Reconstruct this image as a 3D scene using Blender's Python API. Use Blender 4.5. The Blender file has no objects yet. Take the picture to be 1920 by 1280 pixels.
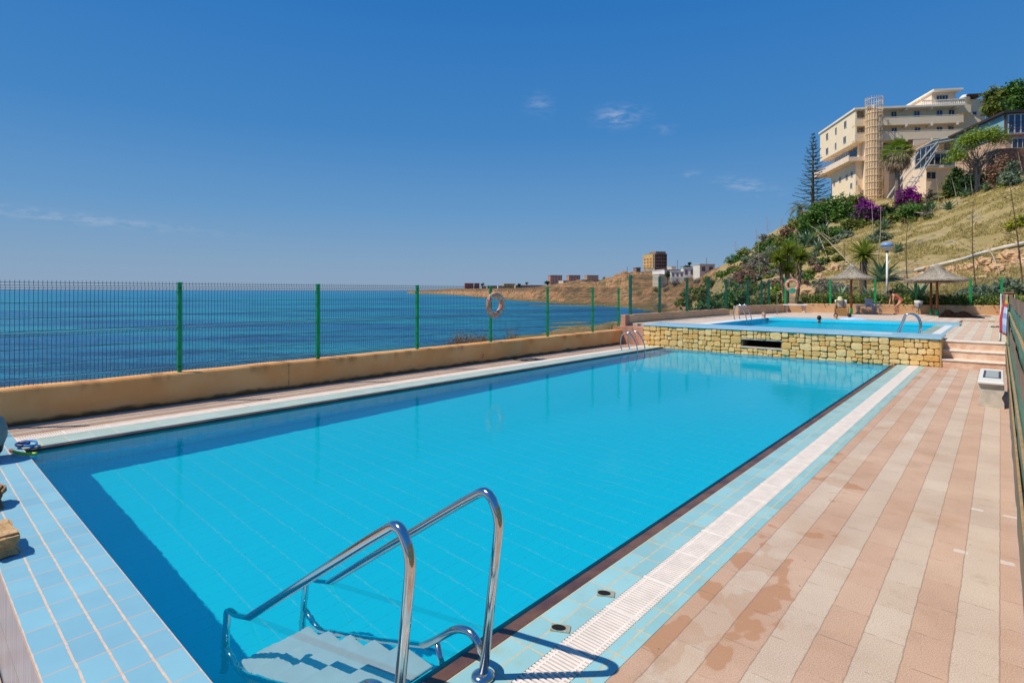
import bpy, bmesh, math, random
import numpy as np
from mathutils import Vector, Matrix, noise
R = random.Random(7)
NR = np.random.default_rng(11)
sc = bpy.context.scene
COL = sc.collection
rad = math.radians
# ------------------------------------------------------------------ camera
F, YAW, HC, ROLL, V0 = 1030.0, rad(41.65), 2.0, .0025, 545.7
cd = bpy.data.cameras.new('camera'); cam = bpy.data.objects.new('camera', cd); COL.objects.link(cam); sc.camera = cam
cd.sensor_width = 36; cd.lens = 36 * F / 1920; cd.shift_y = -(640 - V0) / 1920
cd.clip_start = .05; cd.clip_end = 60000
cam.matrix_world = Matrix.Translation((0, 0, HC)) @ Matrix.Rotation(YAW, 4, 'Z') @ Matrix.Rotation(math.pi / 2, 4, 'X') @ Matrix.Rotation(ROLL, 4, 'Z')
# ------------------------------------------------------------------ light
SE = rad(55); AZ = Vector((-.615, -.79, 0)).normalized()
SUN = Vector((AZ.x * math.cos(SE), AZ.y * math.cos(SE), math.sin(SE)))
sl = bpy.data.lights.new('sun', 'SUN'); sl.energy = 3.95; sl.angle = rad(.53); sl.color = (1, .91, .77)
so = bpy.data.objects.new('sun', sl); COL.objects.link(so); so.rotation_euler = SUN.to_track_quat('Z', 'Y').to_euler(); so.location = (0, 0, 60)
sl.cycles.is_caustics_light = True          # lets the sun reach the pool floor through the refracting water
world = bpy.data.worlds.new('World'); sc.world = world; world.use_nodes = True
sc.view_settings.view_transform = 'Standard'; sc.view_settings.look = 'None'; sc.view_settings.exposure = .18; sc.view_settings.gamma = 1
sc.cycles.use_denoising = True; sc.cycles.max_bounces = 10; sc.cycles.transparent_max_bounces = 12
sc.cycles.caustics_reflective = False; sc.cycles.caustics_refractive = True; sc.cycles.blur_glossy = .5


class NT:
    """small helper round a node tree"""
    def __init__(s, tree): s.t = tree
    def n(s, typ, **kw):
        x = s.t.nodes.new(typ)
        for k, v in kw.items():
            if k.startswith('i_'):
                k = k[2:]; k = int(k) if k.isdigit() else k.replace('_', ' ')
                s.set(x.inputs[k], v)
            else: setattr(x, k, v)
        return x
    def set(s, inp, v):
        if isinstance(v, bpy.types.NodeSocket): s.t.links.new(v, inp)
        elif isinstance(v, (tuple, list)) and len(v) == 3 and inp.type == 'RGBA': inp.default_value = (*v, 1)
        else: inp.default_value = v
    def m(s, op, a, b=0.0, c=0.0, clamp=False):
        x = s.t.nodes.new('ShaderNodeMath'); x.operation = op; x.use_clamp = clamp
        s.set(x.inputs[0], a); s.set(x.inputs[1], b); s.set(x.inputs[2], c); return x.outputs[0]
    def vm(s, op, a, b=(0, 0, 0)):
        x = s.t.nodes.new('ShaderNodeVectorMath'); x.operation = op
        s.set(x.inputs[0], a); s.set(x.inputs[1], b)
        return x.outputs['Value'] if op in ('DOT_PRODUCT', 'LENGTH', 'DISTANCE') else x.outputs[0]
    def mix(s, f, a, b, blend='MIX'):
        x = s.t.nodes.new('ShaderNodeMix'); x.data_type = 'RGBA'; x.blend_type = blend
        s.set(x.inputs[0], f); s.set(x.inputs[6], a); s.set(x.inputs[7], b); return x.outputs[2]
    def noise(s, vec, scale, detail=4, rough=.55, out=0):
        x = s.t.nodes.new('ShaderNodeTexNoise'); s.set(x.inputs['Vector'], vec); x.inputs['Scale'].default_value = scale
        x.inputs['Detail'].default_value = detail; x.inputs['Roughness'].default_value = rough; return x.outputs[out]
    def white(s, vec):
        x = s.t.nodes.new('ShaderNodeTexWhiteNoise'); s.set(x.inputs['Vector'], vec); return x.outputs['Value']
    def ss(s, x, a, b):
        y = s.t.nodes.new('ShaderNodeMapRange'); y.interpolation_type = 'SMOOTHSTEP'
        s.set(y.inputs[0], x); s.set(y.inputs[1], a); s.set(y.inputs[2], b); return y.outputs[0]
    def xyz(s, v):
        x = s.t.nodes.new('ShaderNodeSeparateXYZ'); s.set(x.inputs[0], v); return x.outputs
    def comb(s, x, y, z=0.0):
        c = s.t.nodes.new('ShaderNodeCombineXYZ'); s.set(c.inputs[0], x); s.set(c.inputs[1], y); s.set(c.inputs[2], z); return c.outputs[0]
    def scale(s, v, k): return s.vm('MULTIPLY', v, k)


# world: clear deep-blue Mediterranean sky with a few wisps of cirrus
W = NT(world.node_tree); bg = world.node_tree.nodes['Background']
sky = W.n('ShaderNodeTexSky', sky_type='NISHITA', sun_disc=False, sun_elevation=SE, sun_rotation=math.atan2(AZ.x, AZ.y), altitude=0)
sky.air_density = 1.0; sky.dust_density = .6; sky.ozone_density = 4.0
hs = W.n('ShaderNodeHueSaturation', i_Saturation=1.28, i_Value=1.0, i_Color=sky.outputs[0], i_Hue=.5)
wdir = W.n('ShaderNodeTexCoord').outputs['Generated']
rmp = W.n('ShaderNodeValToRGB'); el_ = rmp.color_ramp.elements
for i, (p_, c_) in enumerate(((0, (.38, .545, .80)), (.05, (.32, .53, .81)), (.14, (.19, .46, .86)), (.27, (.085, .345, .82)), (.48, (.035, .255, .76)), (1.0, (.03, .21, .62)))):
    e_ = el_[i] if i < 2 else el_.new(p_)
    e_.position = p_; e_.color = (*c_, 1)
W.set(rmp.inputs[0], W.xyz(wdir)[2])
tint = W.mix(.94, hs.outputs[0], W.vm('MULTIPLY', rmp.outputs[0], (7.35, 7.3, 7.2)))
FW = Vector((-math.sin(YAW), math.cos(YAW), 0)); RT = Vector((math.cos(YAW), math.sin(YAW), 0)); UP = Vector((0, 0, 1))


def ray(u, v):
    x = (u - 960) / F; y = -(v - V0) / F
    return FW + RT * (x - ROLL * y) + UP * (y + ROLL * x)


def P(u, v, Z): return ray(u, v) * Z + Vector((0, 0, HC))
def G(u, v, z=0.0):
    d = ray(u, v); return d * ((z - HC) / d.z) + Vector((0, 0, HC))
def CW(x, Z, z): return FW * Z + RT * x + Vector((0, 0, z))     # camera-frame ground coordinates -> world


cl = 0.0
for (u, v, su, sv, a, sh) in ((1163, 218, 34, 15, .34, 0), (1012, 196, 20, 16, .16, 0), (1400, 348, 42, 11, .22, .25), (105, 405, 170, 8, .22, .05), (1245, 242, 16, 8, .12, 0), (1298, 327, 12, 5, .2, 0)):
    d = ray(u, v).normalized(); t1 = d.cross(UP).normalized(); t2 = t1.cross(d)
    x = W.m('MULTIPLY', W.vm('DOT_PRODUCT', wdir, tuple(t1)), F / su)
    y = W.m('MULTIPLY', W.m('ADD', W.vm('DOT_PRODUCT', wdir, tuple(t2)), W.m('MULTIPLY', W.vm('DOT_PRODUCT', wdir, tuple(t1)), sh)), F / sv)
    q = W.m('EXPONENT', W.m('MULTIPLY', W.m('ADD', W.m('MULTIPLY', x, x), W.m('MULTIPLY', y, y)), -1.0))
    front = W.m('GREATER_THAN', W.vm('DOT_PRODUCT', wdir, tuple(d)), 0.0)
    cl = W.m('ADD', cl, W.m('MULTIPLY', W.m('MULTIPLY', q, a), front))
nz = W.noise(W.vm('MULTIPLY', wdir, (26, 26, 90)), 1.6, 6, .62)
cl = W.m('MULTIPLY', cl, W.ss(nz, .38, .68))
fin = W.mix(cl, tint, (7.5, 7.8, 8.2))
W.set(bg.inputs[0], fin); bg.inputs[1].default_value = .082


# ------------------------------------------------------------------ materials
def newmat(name):
    m = bpy.data.materials.new(name); m.use_nodes = True
    t = NT(m.node_tree); b = m.node_tree.nodes['Principled BSDF']; return m, t, b


def M(name, col, rough=.6, var=.14, scale=6, bump=0.0, bscale=80, metal=0.0, spec=.4, col2=None, fine=0.0):
    m, t, b = newmat(name)
    pos = t.n('ShaderNodeNewGeometry').outputs['Position']
    f = t.ss(t.noise(pos, scale, 5), .3, .7)
    c2 = col2 or tuple(min(1, c * (1 + var)) for c in col); c1 = col if col2 else tuple(c * (1 - var) for c in col)
    c = t.mix(f, c1, c2)
    if fine: c = t.mix(fine, c, t.mix(t.noise(pos, scale * 14, 2), (.0, .0, .0), (1, 1, 1)), 'SOFT_LIGHT')
    t.set(b.inputs['Base Color'], c); b.inputs['Roughness'].default_value = rough; b.inputs['Metallic'].default_value = metal
    b.inputs['Specular IOR Level'].default_value = spec
    if bump:
        bn = t.n('ShaderNodeBump', i_Strength=bump, i_Distance=.02, i_Height=t.noise(pos, bscale, 3)); t.set(b.inputs['Normal'], bn.outputs[0])
    return m


def leafmat(name, dark, light, trans=.3, rough=.55):
    m, t, b = newmat(name)
    r = t.n('ShaderNodeNewGeometry').outputs['Random Per Island']
    dark = tuple(min(.7, x * 1.75) for x in dark); light = tuple(min(.75, x * 1.75) for x in light)
    c = t.mix(r, dark, light); t.set(b.inputs['Base Color'], c); b.inputs['Roughness'].default_value = rough
    b.inputs['Specular IOR Level'].default_value = .25
    tr = t.n('ShaderNodeBsdfTranslucent', i_Color=c); mx = t.n('ShaderNodeMixShader', i_0=trans)
    t.set(mx.inputs[1], b.outputs[0]); t.set(mx.inputs[2], tr.outputs[0])
    t.set(m.node_tree.nodes['Material Output'].inputs[0], mx.outputs[0]); return m


def islandmat(name, c1, c2, rough=.85, bump=.5, bscale=30):
    m, t, b = newmat(name); g = t.n('ShaderNodeNewGeometry')
    c = t.mix(g.outputs['Random Per Island'], c1, c2)
    c = t.mix(.55, c, t.mix(t.noise(g.outputs['Position'], 9, 6, .65), (.33, .32, .3), (.82, .8, .76)), 'OVERLAY')
    t.set(b.inputs['Base Color'], c); b.inputs['Roughness'].default_value = rough; b.inputs['Specular IOR Level'].default_value = .15
    bn = t.n('ShaderNodeBump', i_Strength=bump, i_Distance=.02, i_Height=t.noise(g.outputs['Position'], bscale, 5)); t.set(b.inputs['Normal'], bn.outputs[0]); return m


STEEL = M('polished_steel', (.62, .62, .64), .13, .05, 3, metal=1)
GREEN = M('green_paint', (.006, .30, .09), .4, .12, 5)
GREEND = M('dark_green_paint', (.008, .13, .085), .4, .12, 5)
WIRE = M('wire_green', (.006, .035, .035), .5, .1)
STUCCO = M('ochre_stucco', (.52, .275, .115), .9, .12, 3, .55, 70, spec=.15, col2=(.62, .35, .16), fine=.25)
TERRA = M('terracotta', (.52, .27, .17), .85, .15, 6, .4, 60, spec=.2)
STEPM = M('step_stone', (.66, .40, .28), .85, .2, 5, .7, 30, spec=.2, col2=(.82, .60, .46))
NOSE = M('step_nosing', (.76, .68, .6), .7, .1, 7, spec=.3)
WHITE = M('white_paint', (.78, .77, .74), .5, .05, 6)
CONC = M('pale_concrete', (.55, .5, .43), .85, .12, 9, .3, 60, spec=.2)
WOOD = M('brown_wood', (.27, .085, .035), .6, .25, 14)
THATCH = islandmat('dry_thatch', (.24, .21, .17), (.52, .47, .39), .95, .3, 90)
SKIN = M('skin', (.55, .27, .17), .55, .08, 20)
SKIN2 = M('tanned_skin', (.47, .2, .12), .55, .08, 20)
HAIRD = M('dark_hair', (.018, .013, .012), .6, .2, 40)
HAIRG = M('grey_hair', (.32, .27, .22), .7, .2, 40)
DARK = M('void_shade_black', (.006, .006, .006), .9)  # near-black put in for the shade inside the sockets and the vent
BROWNEDGE = M('pool_edge', (.085, .042, .038), .42, .3, 4, spec=.4, col2=(.17, .085, .05), fine=.3)


def pavers(name, sx, sy, colours, x0=0.0, stain=True, wear=True):
    """striped concrete pavers: rows along Y, joints, per-paver tone, rust stains near the pool"""
    m, t, b = newmat(name); pos = t.n('ShaderNodeNewGeometry').outputs['Position']; X, Y, Z = t.xyz(pos)
    wob = t.m('MULTIPLY', t.m('SUBTRACT', t.noise(pos, 7, 2), .5), .012)
    xs = t.m('DIVIDE', t.m('ADD', t.m('SUBTRACT', X, x0), wob), sx); row = t.m('FLOOR', xs); fx = t.m('FRACT', xs)
    yo = t.m('MULTIPLY', t.white(t.comb(row, 3.3)), .0); ys = t.m('ADD', t.m('DIVIDE', t.m('ADD', Y, wob), sy), t.m('MULTIPLY', row, .5)); cy = t.m('FLOOR', ys); fy = t.m('FRACT', ys)
    par = t.m('MODULO', t.m('ABSOLUTE', row), 2.0)
    c = t.mix(par, colours[0], colours[1])
    rnd = t.white(t.comb(row, cy, 1.7)); rnd2 = t.white(t.comb(row, cy, 5.1))
    c = t.mix(t.m('MULTIPLY', rnd2, .12), c, t.mix(t.m('GREATER_THAN', rnd, .5), (.44, .30, .2), (.52, .43, .33)))
    c = t.mix(.3, c, t.mix(rnd, (.44, .44, .44), (.56, .56, .56)), 'OVERLAY')
    c = t.mix(.6, c, t.mix(t.noise(pos, 1.3, 5, .6), (.3, .3, .3), (.72, .72, .72)), 'OVERLAY')
    c = t.mix(.55, c, t.mix(t.ss(t.noise(pos, 150, 3, .8), .3, .7), (.2, .2, .2), (.78, .78, .78)), 'OVERLAY')
    if stain:
        s = t.noise(t.scale(pos, (1.0, .75, 1.0)), 2.3, 3, .5)
        near = t.ss(X, -.5, -1.25)                                 # splash zone beside the pool
        s = t.m('ADD', s, t.m('MULTIPLY', t.m('SUBTRACT', near, 1.0), .3))
        nf = t.ss(Y, 9.0, 2.0); s = t.m('ADD', s, t.m('MULTIPLY', t.m('SUBTRACT', nf, 1.0), .13))
        k = t.ss(s, .49, .512)
        c = t.mix(t.m('MULTIPLY', k, t.m('ADD', .55, t.m('MULTIPLY', par, -.3))), c, (.40, .175, .07), 'MIX')
        s2 = t.m('ADD', t.noise(pos, 1.1, 4, .6), t.m('MULTIPLY', t.m('SUBTRACT', near, 1.0), .12)); c = t.mix(t.m('MULTIPLY', t.ss(s2, .42, .6), .28), c, (.42, .23, .12))
        s3 = t.noise(pos, 3.1, 6, .7); c = t.mix(t.m('MULTIPLY', t.ss(s3, .56, .7), .25), c, (.30, .22, .15))
        k2 = t.m('MULTIPLY', t.m('GREATER_THAN', rnd, .965), t.m('MULTIPLY', nf, near))      # a few rougher, mossy slabs
        c = t.mix(t.m('MULTIPLY', k2, .6), c, (.26, .2, .12))
        for (px, py, w, h) in ((1832, 955, .05, .045), (1893, 968, .055, .04), (1801, 1033, .05, .05), (1888, 1055, .05, .05)):   # pale paint dabs
            q = G(px, py); e = t.m('MAXIMUM', t.m('DIVIDE', t.m('ABSOLUTE', t.m('SUBTRACT', X, q.x)), w), t.m('DIVIDE', t.m('ABSOLUTE', t.m('SUBTRACT', Y, q.y)), h * .8))
            c = t.mix(t.m('MULTIPLY', t.ss(t.m('ADD', e, t.m('MULTIPLY', t.noise(pos, 40, 3), .8)), 1.35, 1.1), .55), c, (.75, .7, .65))
        sp = t.n('ShaderNodeTexVoronoi', i_Scale=5.0); t.set(sp.inputs['Vector'], pos)
        c = t.mix(t.m('MULTIPLY', t.m('LESS_THAN', sp.outputs['Distance'], .035), .7), c, (.12, .09, .07))
    jx = t.m('MINIMUM', fx, t.m('SUBTRACT', 1.0, fx)); jy = t.m('MINIMUM', fy, t.m('SUBTRACT', 1.0, fy))
    wn = t.noise(pos, 16, 3)
    jw = t.m('MULTIPLY', wn, .033)
    j = t.m('MAXIMUM', t.m('MULTIPLY', t.m('LESS_THAN', jx, jw), .85), t.m('MULTIPLY', t.m('LESS_THAN', jy, t.m('MULTIPLY', jw, .42)), t.ss(wn, .4, .6)))
    c = t.mix(t.m('MULTIPLY', j, .5), c, (.15, .10, .07))
    t.set(b.inputs['Base Color'], c); b.inputs['Roughness'].default_value = .88; b.inputs['Specular IOR Level'].default_value = .2
    h = t.m('SUBTRACT', t.m('MULTIPLY', t.noise(pos, 190, 2, .7), .35), j)
    bn = t.n('ShaderNodeBump', i_Strength=.45, i_Distance=.006, i_Height=h); t.set(b.inputs['Normal'], bn.outputs[0]); return m


def tiles(name, col, grout, tx, ty, x0=0.0, y0=0.0, gx=.012, gy=.012, dirt=None, rough=.3, axis='xy', var=.5, gx_col=None, floaty=0.0):
    """glazed tiles: tx/ty the tile size along the first/second axis, grout lines of width gx/gy"""
    m, t, b = newmat(name); g = t.n('ShaderNodeNewGeometry'); pos = g.outputs['Position']; XYZ = t.xyz(pos)
    A, B = {'xy': (XYZ[0], XYZ[1]), 'xz': (XYZ[0], XYZ[2]), 'yz': (XYZ[1], XYZ[2])}[axis]
    wob = t.m('MULTIPLY', t.m('SUBTRACT', t.noise(pos, 9, 2), .5), .008)
    a = t.m('DIVIDE', t.m('ADD', t.m('SUBTRACT', A, x0), wob), tx); bb = t.m('DIVIDE', t.m('ADD', t.m('SUBTRACT', B, y0), wob), ty)
    ia, ib = t.m('FLOOR', a), t.m('FLOOR', bb); fa, fb = t.m('FRACT', a), t.m('FRACT', bb)
    rnd = t.white(t.comb(ia, ib, .7))
    c = t.mix(var, col, t.mix(rnd, (.40, .40, .40), (.6, .6, .6)), 'OVERLAY')
    c = t.mix(.3, c, t.mix(t.noise(pos, 3, 5, .6), (.3, .3, .3), (.7, .7, .7)), 'OVERLAY')
    if dirt:
        k = t.ss(t.noise(pos, 5, 5, .65), .5, .75); c = t.mix(t.m('MULTIPLY', k, .6), c, dirt)
    wn = t.noise(pos, 25, 2)
    da = t.m('MULTIPLY', t.m('MINIMUM', fa, t.m('SUBTRACT', 1.0, fa)), tx); db = t.m('MULTIPLY', t.m('MINIMUM', fb, t.m('SUBTRACT', 1.0, fb)), ty)
    ja = t.m('LESS_THAN', da, t.m('MULTIPLY', t.m('ADD', .6, t.m('MULTIPLY', wn, .8)), gx / 2)); jb = t.m('LESS_THAN', db, t.m('MULTIPLY', t.m('ADD', .6, t.m('MULTIPLY', wn, .8)), gy / 2))
    gcol = t.mix(.5, grout, t.mix(wn, (.2, .2, .2), (.8, .8, .8)), 'OVERLAY')
    c = t.mix(ja, c, gx_col if gx_col else gcol); c = t.mix(jb, c, gcol)
    t.set(b.inputs['Base Color'], c); t.set(b.inputs['Roughness'], t.m('ADD', rough, t.m('MULTIPLY', t.m('MAXIMUM', ja, jb), .4))); b.inputs['Specular IOR Level'].default_value = .35
    bn = t.n('ShaderNodeBump', i_Strength=.4, i_Distance=.003, i_Height=t.m('SUBTRACT', 1.0, t.m('MAXIMUM', ja, jb))); t.set(b.inputs['Normal'], bn.outputs[0]); return m


def watermat(name, tintc, amp, sc1, fmax=.32):
    m, t, b = newmat(name); m.node_tree.nodes.remove(b); pos = t.n('ShaderNodeNewGeometry').outputs['Position']
    milk = t.n('ShaderNodeBsdfDiffuse', i_Color=(.0, .52, .88)); mk = t.n('ShaderNodeMixShader', i_0=.13)     # light scattered back by the water itself
    h = t.m('ADD', t.noise(t.scale(pos, (1, 1.25, 1)), sc1, 3, .6), t.m('MULTIPLY', t.noise(pos, sc1 * .33, 2), 3.0))
    bn = t.n('ShaderNodeBump', i_Strength=1.0, i_Distance=amp, i_Height=h)
    r = t.n('ShaderNodeBsdfRefraction', i_IOR=1.33, i_Roughness=0.0, i_Color=tintc, i_Normal=bn.outputs[0])
    g = t.n('ShaderNodeBsdfGlossy', i_Roughness=.0, i_Normal=bn.outputs[0]); fr = t.n('ShaderNodeFresnel', i_IOR=1.33, i_Normal=bn.outputs[0])
    mx = t.n('ShaderNodeMixShader', i_0=t.m('MINIMUM', fr.outputs[0], fmax)); t.set(mk.inputs[1], r.outputs[0]); t.set(mk.inputs[2], milk.outputs[0]); t.set(mx.inputs[1], mk.outputs[0]); t.set(mx.inputs[2], g.outputs[0])
    t.set(m.node_tree.nodes['Material Output'].inputs[0], mx.outputs[0]); return m


def seamat():
    m, t, b = newmat('sea_water'); m.node_tree.nodes.remove(b); pos = t.n('ShaderNodeNewGeometry').outputs['Position']
    # depth along the view of the shore: seabed colours change in long bands and patches
    d = t.vm('DOT_PRODUCT', pos, tuple(FW)); lat = t.vm('DOT_PRODUCT', pos, tuple(RT))
    q = t.comb(t.m('MULTIPLY', lat, .008), t.m('MULTIPLY', d, .028), 0.0)
    n1 = t.noise(q, 1.0, 4, .55); n2 = t.noise(t.comb(t.m('MULTIPLY', lat, .04), t.m('MULTIPLY', d, .16)), 1.0, 5, .6)
    turq, deep, weed, far = (.028, .30, .42), (.026, .18, .36), (.018, .095, .22), (.03, .22, .39)
    f = t.ss(n1, .40, .58); c = t.mix(f, deep, turq)
    nearw = t.ss(d, 75.0, 28.0); leftw = t.ss(lat, -12.0, 30.0)
    c = t.mix(t.m('MULTIPLY', t.ss(t.m('ADD', n2, t.m('MULTIPLY', nearw, .13)), .47, .66), .8), c, weed)
    c = t.mix(t.m('MULTIPLY', leftw, .55), c, (.016, .11, .27))
    c = t.mix(t.ss(d, 260.0, 1500.0), c, far)
    n3 = t.noise(t.comb(t.m('MULTIPLY', lat, .45), t.m('MULTIPLY', d, 1.6)), 1.0, 5, .7); c = t.mix(t.m('MULTIPLY', t.ss(n3, .48, .66), .55), c, (.010, .045, .12)); c = t.mix(t.m('MULTIPLY', t.ss(n3, .44, .32), .45), c, (.05, .30, .42))  # dark and bright wave facets painted as speckle into the water colour
    em = t.n('ShaderNodeBsdfDiffuse', i_Color=c)
    hh = t.m('ADD', t.noise(t.comb(t.m('MULTIPLY', lat, .5), t.m('MULTIPLY', d, 1.1)), 1.0, 6, .7), t.m('MULTIPLY', t.noise(t.comb(t.m('MULTIPLY', lat, .1), t.m('MULTIPLY', d, .25)), 1.0, 3), 1.5))
    bn = t.n('ShaderNodeBump', i_Strength=1.0, i_Distance=.85, i_Height=hh)
    t.set(em.inputs['Normal'], bn.outputs[0])
    g = t.n('ShaderNodeBsdfGlossy', i_Roughness=.24, i_Normal=bn.outputs[0]); fr = t.n('ShaderNodeFresnel', i_IOR=1.33, i_Normal=bn.outputs[0])
    mx = t.n('ShaderNodeMixShader', i_0=t.m('MULTIPLY', fr.outputs[0], .5)); t.set(mx.inputs[1], em.outputs[0]); t.set(mx.inputs[2], g.outputs[0])
    t.set(m.node_tree.nodes['Material Output'].inputs[0], mx.outputs[0]); return m


# ------------------------------------------------------------------ mesh helpers
class MB:
    def __init__(s): s.v = []; s.f = []
    def quadmesh(s, v, f):
        k = len(s.v); s.v += [tuple(p) for p in v]; s.f += [tuple(i + k for i in q) for q in f]; return s
    def box(s, x0, x1, y0, y1, z0, z1, mat=None, bev=0.0):
        if bev:
            b = min(bev, (x1 - x0) * .45, (y1 - y0) * .45, (z1 - z0) * .45)
            vs = []
            for z, i in ((z0, 1), (z0 + b, 0), (z1 - b, 0), (z1, 1)):
                k = b * i
                vs += [(x0 + k, y0 + k, z), (x1 - k, y0 + k, z), (x1 - k, y1 - k, z), (x0 + k, y1 - k, z)]
            fs = [(3, 2, 1, 0), (12, 13, 14, 15)]
            for l in range(3):
                for i in range(4): a = l * 4 + i; c = l * 4 + (i + 1) % 4; fs.append((a, c, c + 4, a + 4))
        else:
            vs = [(x0, y0, z0), (x1, y0, z0), (x1, y1, z0), (x0, y1, z0), (x0, y0, z1), (x1, y0, z1), (x1, y1, z1), (x0, y1, z1)]
            fs = [(3, 2, 1, 0), (4, 5, 6, 7), (0, 1, 5, 4), (1, 2, 6, 5), (2, 3, 7, 6), (3, 0, 4, 7)]
        if mat is not None: vs = [tuple(mat @ Vector(p)) for p in vs]
        return s.quadmesh(vs, fs)
    def tube(s, pts, r, seg=8, caps=True):
        pts = [Vector(p) for p in pts]; n = len(pts); rs = r if isinstance(r, (list, tuple)) else [r] * n
        vs = []; prev = None
        for i, p in enumerate(pts):
            d = (pts[min(i + 1, n - 1)] - pts[max(i - 1, 0)])
            d = d.normalized() if d.length > 1e-9 else Vector((0, 0, 1))
            if prev is None: a = d.orthogonal().normalized()
            else:
                a = prev - d * prev.dot(d); a = a.normalized() if a.length > 1e-6 else d.orthogonal().normalized()
            prev = a; b = d.cross(a)
            for k in range(seg):
                t = 2 * math.pi * k / seg; vs.append(p + (a * math.cos(t) + b * math.sin(t)) * rs[i])
        fs = []
        for i in range(n - 1):
            for k in range(seg): fs.append((i * seg + k, i * seg + (k + 1) % seg, (i + 1) * seg + (k + 1) % seg, (i + 1) * seg + k))
        if caps: fs.append(tuple(range(seg - 1, -1, -1))); fs.append(tuple(range((n - 1) * seg, n * seg)))
        return s.quadmesh(vs, fs)
    def lathe(s, prof, seg=20, mat=None):
        vs = [(r * math.cos(2 * math.pi * k / seg), r * math.sin(2 * math.pi * k / seg), z) for r, z in prof for k in range(seg)]
        if mat is not None: vs = [tuple(mat @ Vector(p)) for p in vs]
        n = len(prof); fs = [(i * seg + k, i * seg + (k + 1) % seg, (i + 1) * seg + (k + 1) % seg, (i + 1) * seg + k) for i in range(n - 1) for k in range(seg)]
        fs += [tuple(range(seg - 1, -1, -1)), tuple(range((n - 1) * seg, n * seg))]
        return s.quadmesh(vs, fs)
    def ell(s, c, r, seg=16, mat=None, rough=0.0):
        rings = seg // 2; vs = []; fs = []
        for i in range(rings + 1):
            th = math.pi * i / rings
            for k in range(seg):
                ph = 2 * math.pi * k / seg; p = Vector((math.sin(th) * math.cos(ph), math.sin(th) * math.sin(ph), math.cos(th)))
                if rough: p *= 1 + rough * noise.noise(p * 2.3 + Vector(c))
                p = Vector((p.x * r[0], p.y * r[1], p.z * r[2]))
                if mat is not None: p = mat @ p
                vs.append(p + Vector(c))
        for i in range(rings):
            for k in range(seg): fs.append((i * seg + k, (i + 1) * seg + k, (i + 1) * seg + (k + 1) % seg, i * seg + (k + 1) % seg))
        return s.quadmesh(vs, fs)
    def build(s, name, mat, parent=None, smooth=False, loc=None):
        me = bpy.data.meshes.new(name); me.from_pydata([tuple(p) for p in s.v], [], s.f); me.materials.append(mat)
        if smooth: me.polygons.foreach_set('use_smooth', [True] * len(me.polygons))
        me.update(); o = bpy.data.objects.new(name, me); COL.objects.link(o)
        if parent is not None: o.parent = parent
        if loc is not None: o.location = loc
        return o


def tag(o, label=None, cat=None, group=None, kind=None):
    if label: o['label'] = label
    if cat: o['category'] = cat
    if group: o['group'] = group
    if kind: o['kind'] = kind
    return o


def empty(name, loc, label, cat, group=None, rz=0.0):
    o = bpy.data.objects.new(name, None); COL.objects.link(o); o.location = loc; o.rotation_euler = (0, 0, rz); o.empty_display_size = .2
    return tag(o, label, cat, group)


def struct(name, mb, mat, **k): return tag(mb.build(name, mat, **k), kind='structure')
def copy_tree(o, parent=None):
    c = o.copy(); COL.objects.link(c)
    if parent is not None: c.parent = parent
    for ch in list(o.children): copy_tree(ch, c)
    return c


def smooth_path(pts, n=6):
    """Catmull-Rom through points"""
    p = [Vector(x) for x in pts]; out = []
    for i in range(len(p) - 1):
        a, b, c, d = p[max(i - 1, 0)], p[i], p[i + 1], p[min(i + 2, len(p) - 1)]
        for k in range(n):
            t = k / n; out.append(.5 * ((2 * b) + (c - a) * t + (2 * a - 5 * b + 4 * c - d) * t * t + (3 * b - a - 3 * c + d) * t ** 3))
    out.append(p[-1]); return out
def bend(pts, rr, n=6):
    """polyline with rounded corners of radius ~rr"""
    p = [Vector(x) for x in pts]; out = [p[0]]
    for i in range(1, len(p) - 1):
        r = rr[i - 1] if isinstance(rr, (list, tuple)) else rr
        a = (p[i - 1] - p[i]); b = (p[i + 1] - p[i]); k = min(r, a.length * .48, b.length * .48)
        A = p[i] + a.normalized() * k; B = p[i] + b.normalized() * k
        for j in range(n + 1): t = j / n; out.append(A * (1 - t) ** 2 + p[i] * 2 * t * (1 - t) + B * t * t)
    out.append(p[-1]); return out

# ------------------------------------------------------------------ lower pool and its terrace
CREAM, PINK = (.57, .455, .365), (.545, .365, .27)
PAV = pavers('striped_pavers', .2, .4, (PINK, CREAM))
PAV2 = pavers('walkway_pavers', .2, .4, (CREAM, (.55, .36, .25)), stain=False)
BLUE = (.22, .52, .66); GROUT = (.62, .42, .27)
T_DECK = tiles('turquoise_deck_tiles', (.30, .555, .58), (.60, .48, .30), .135, .275, -2.12, 1.0, .009, .009, dirt=(.36, .42, .28))
T_ROW = tiles('turquoise_row_tiles', (.33, .58, .64), (.60, .48, .32), .4, .275, -1.7, 1.0, .0, .010, dirt=(.42, .5, .42))
T_LEFT = tiles('pale_edge_tiles', (.44, .60, .56), (.62, .55, .42), .16, .275, -9.68, 1.0, .008, .009, dirt=(.5, .5, .36))
T_LEDGE = tiles('sky_blue_ledge_tiles', (.235, .48, .585), (.66, .50, .39), .273, .145, -3.14, 1.08, .0085, .0115, rough=.42, var=.35, gx_col=(.52, .40, .33))
T_LEDGEF = tiles('ledge_face_tiles', (.36, .43, .53), (.3, .25, .24), .09, .4, 0, 0, .006, .006, axis='xz')
T_COPE = tiles('sky_blue_coping_tiles', (.30, .55, .70), (.5, .5, .47), .273, .145, 0, 18.42, .006, .008)
T_POOL = tiles('pool_floor_tiles', (.004, .78, .97), (.13, .78, .90), .14, .275, 0, 1.08, .005, .010, gx_col=(.01, .64, .86), rough=.5, var=.2)
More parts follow.
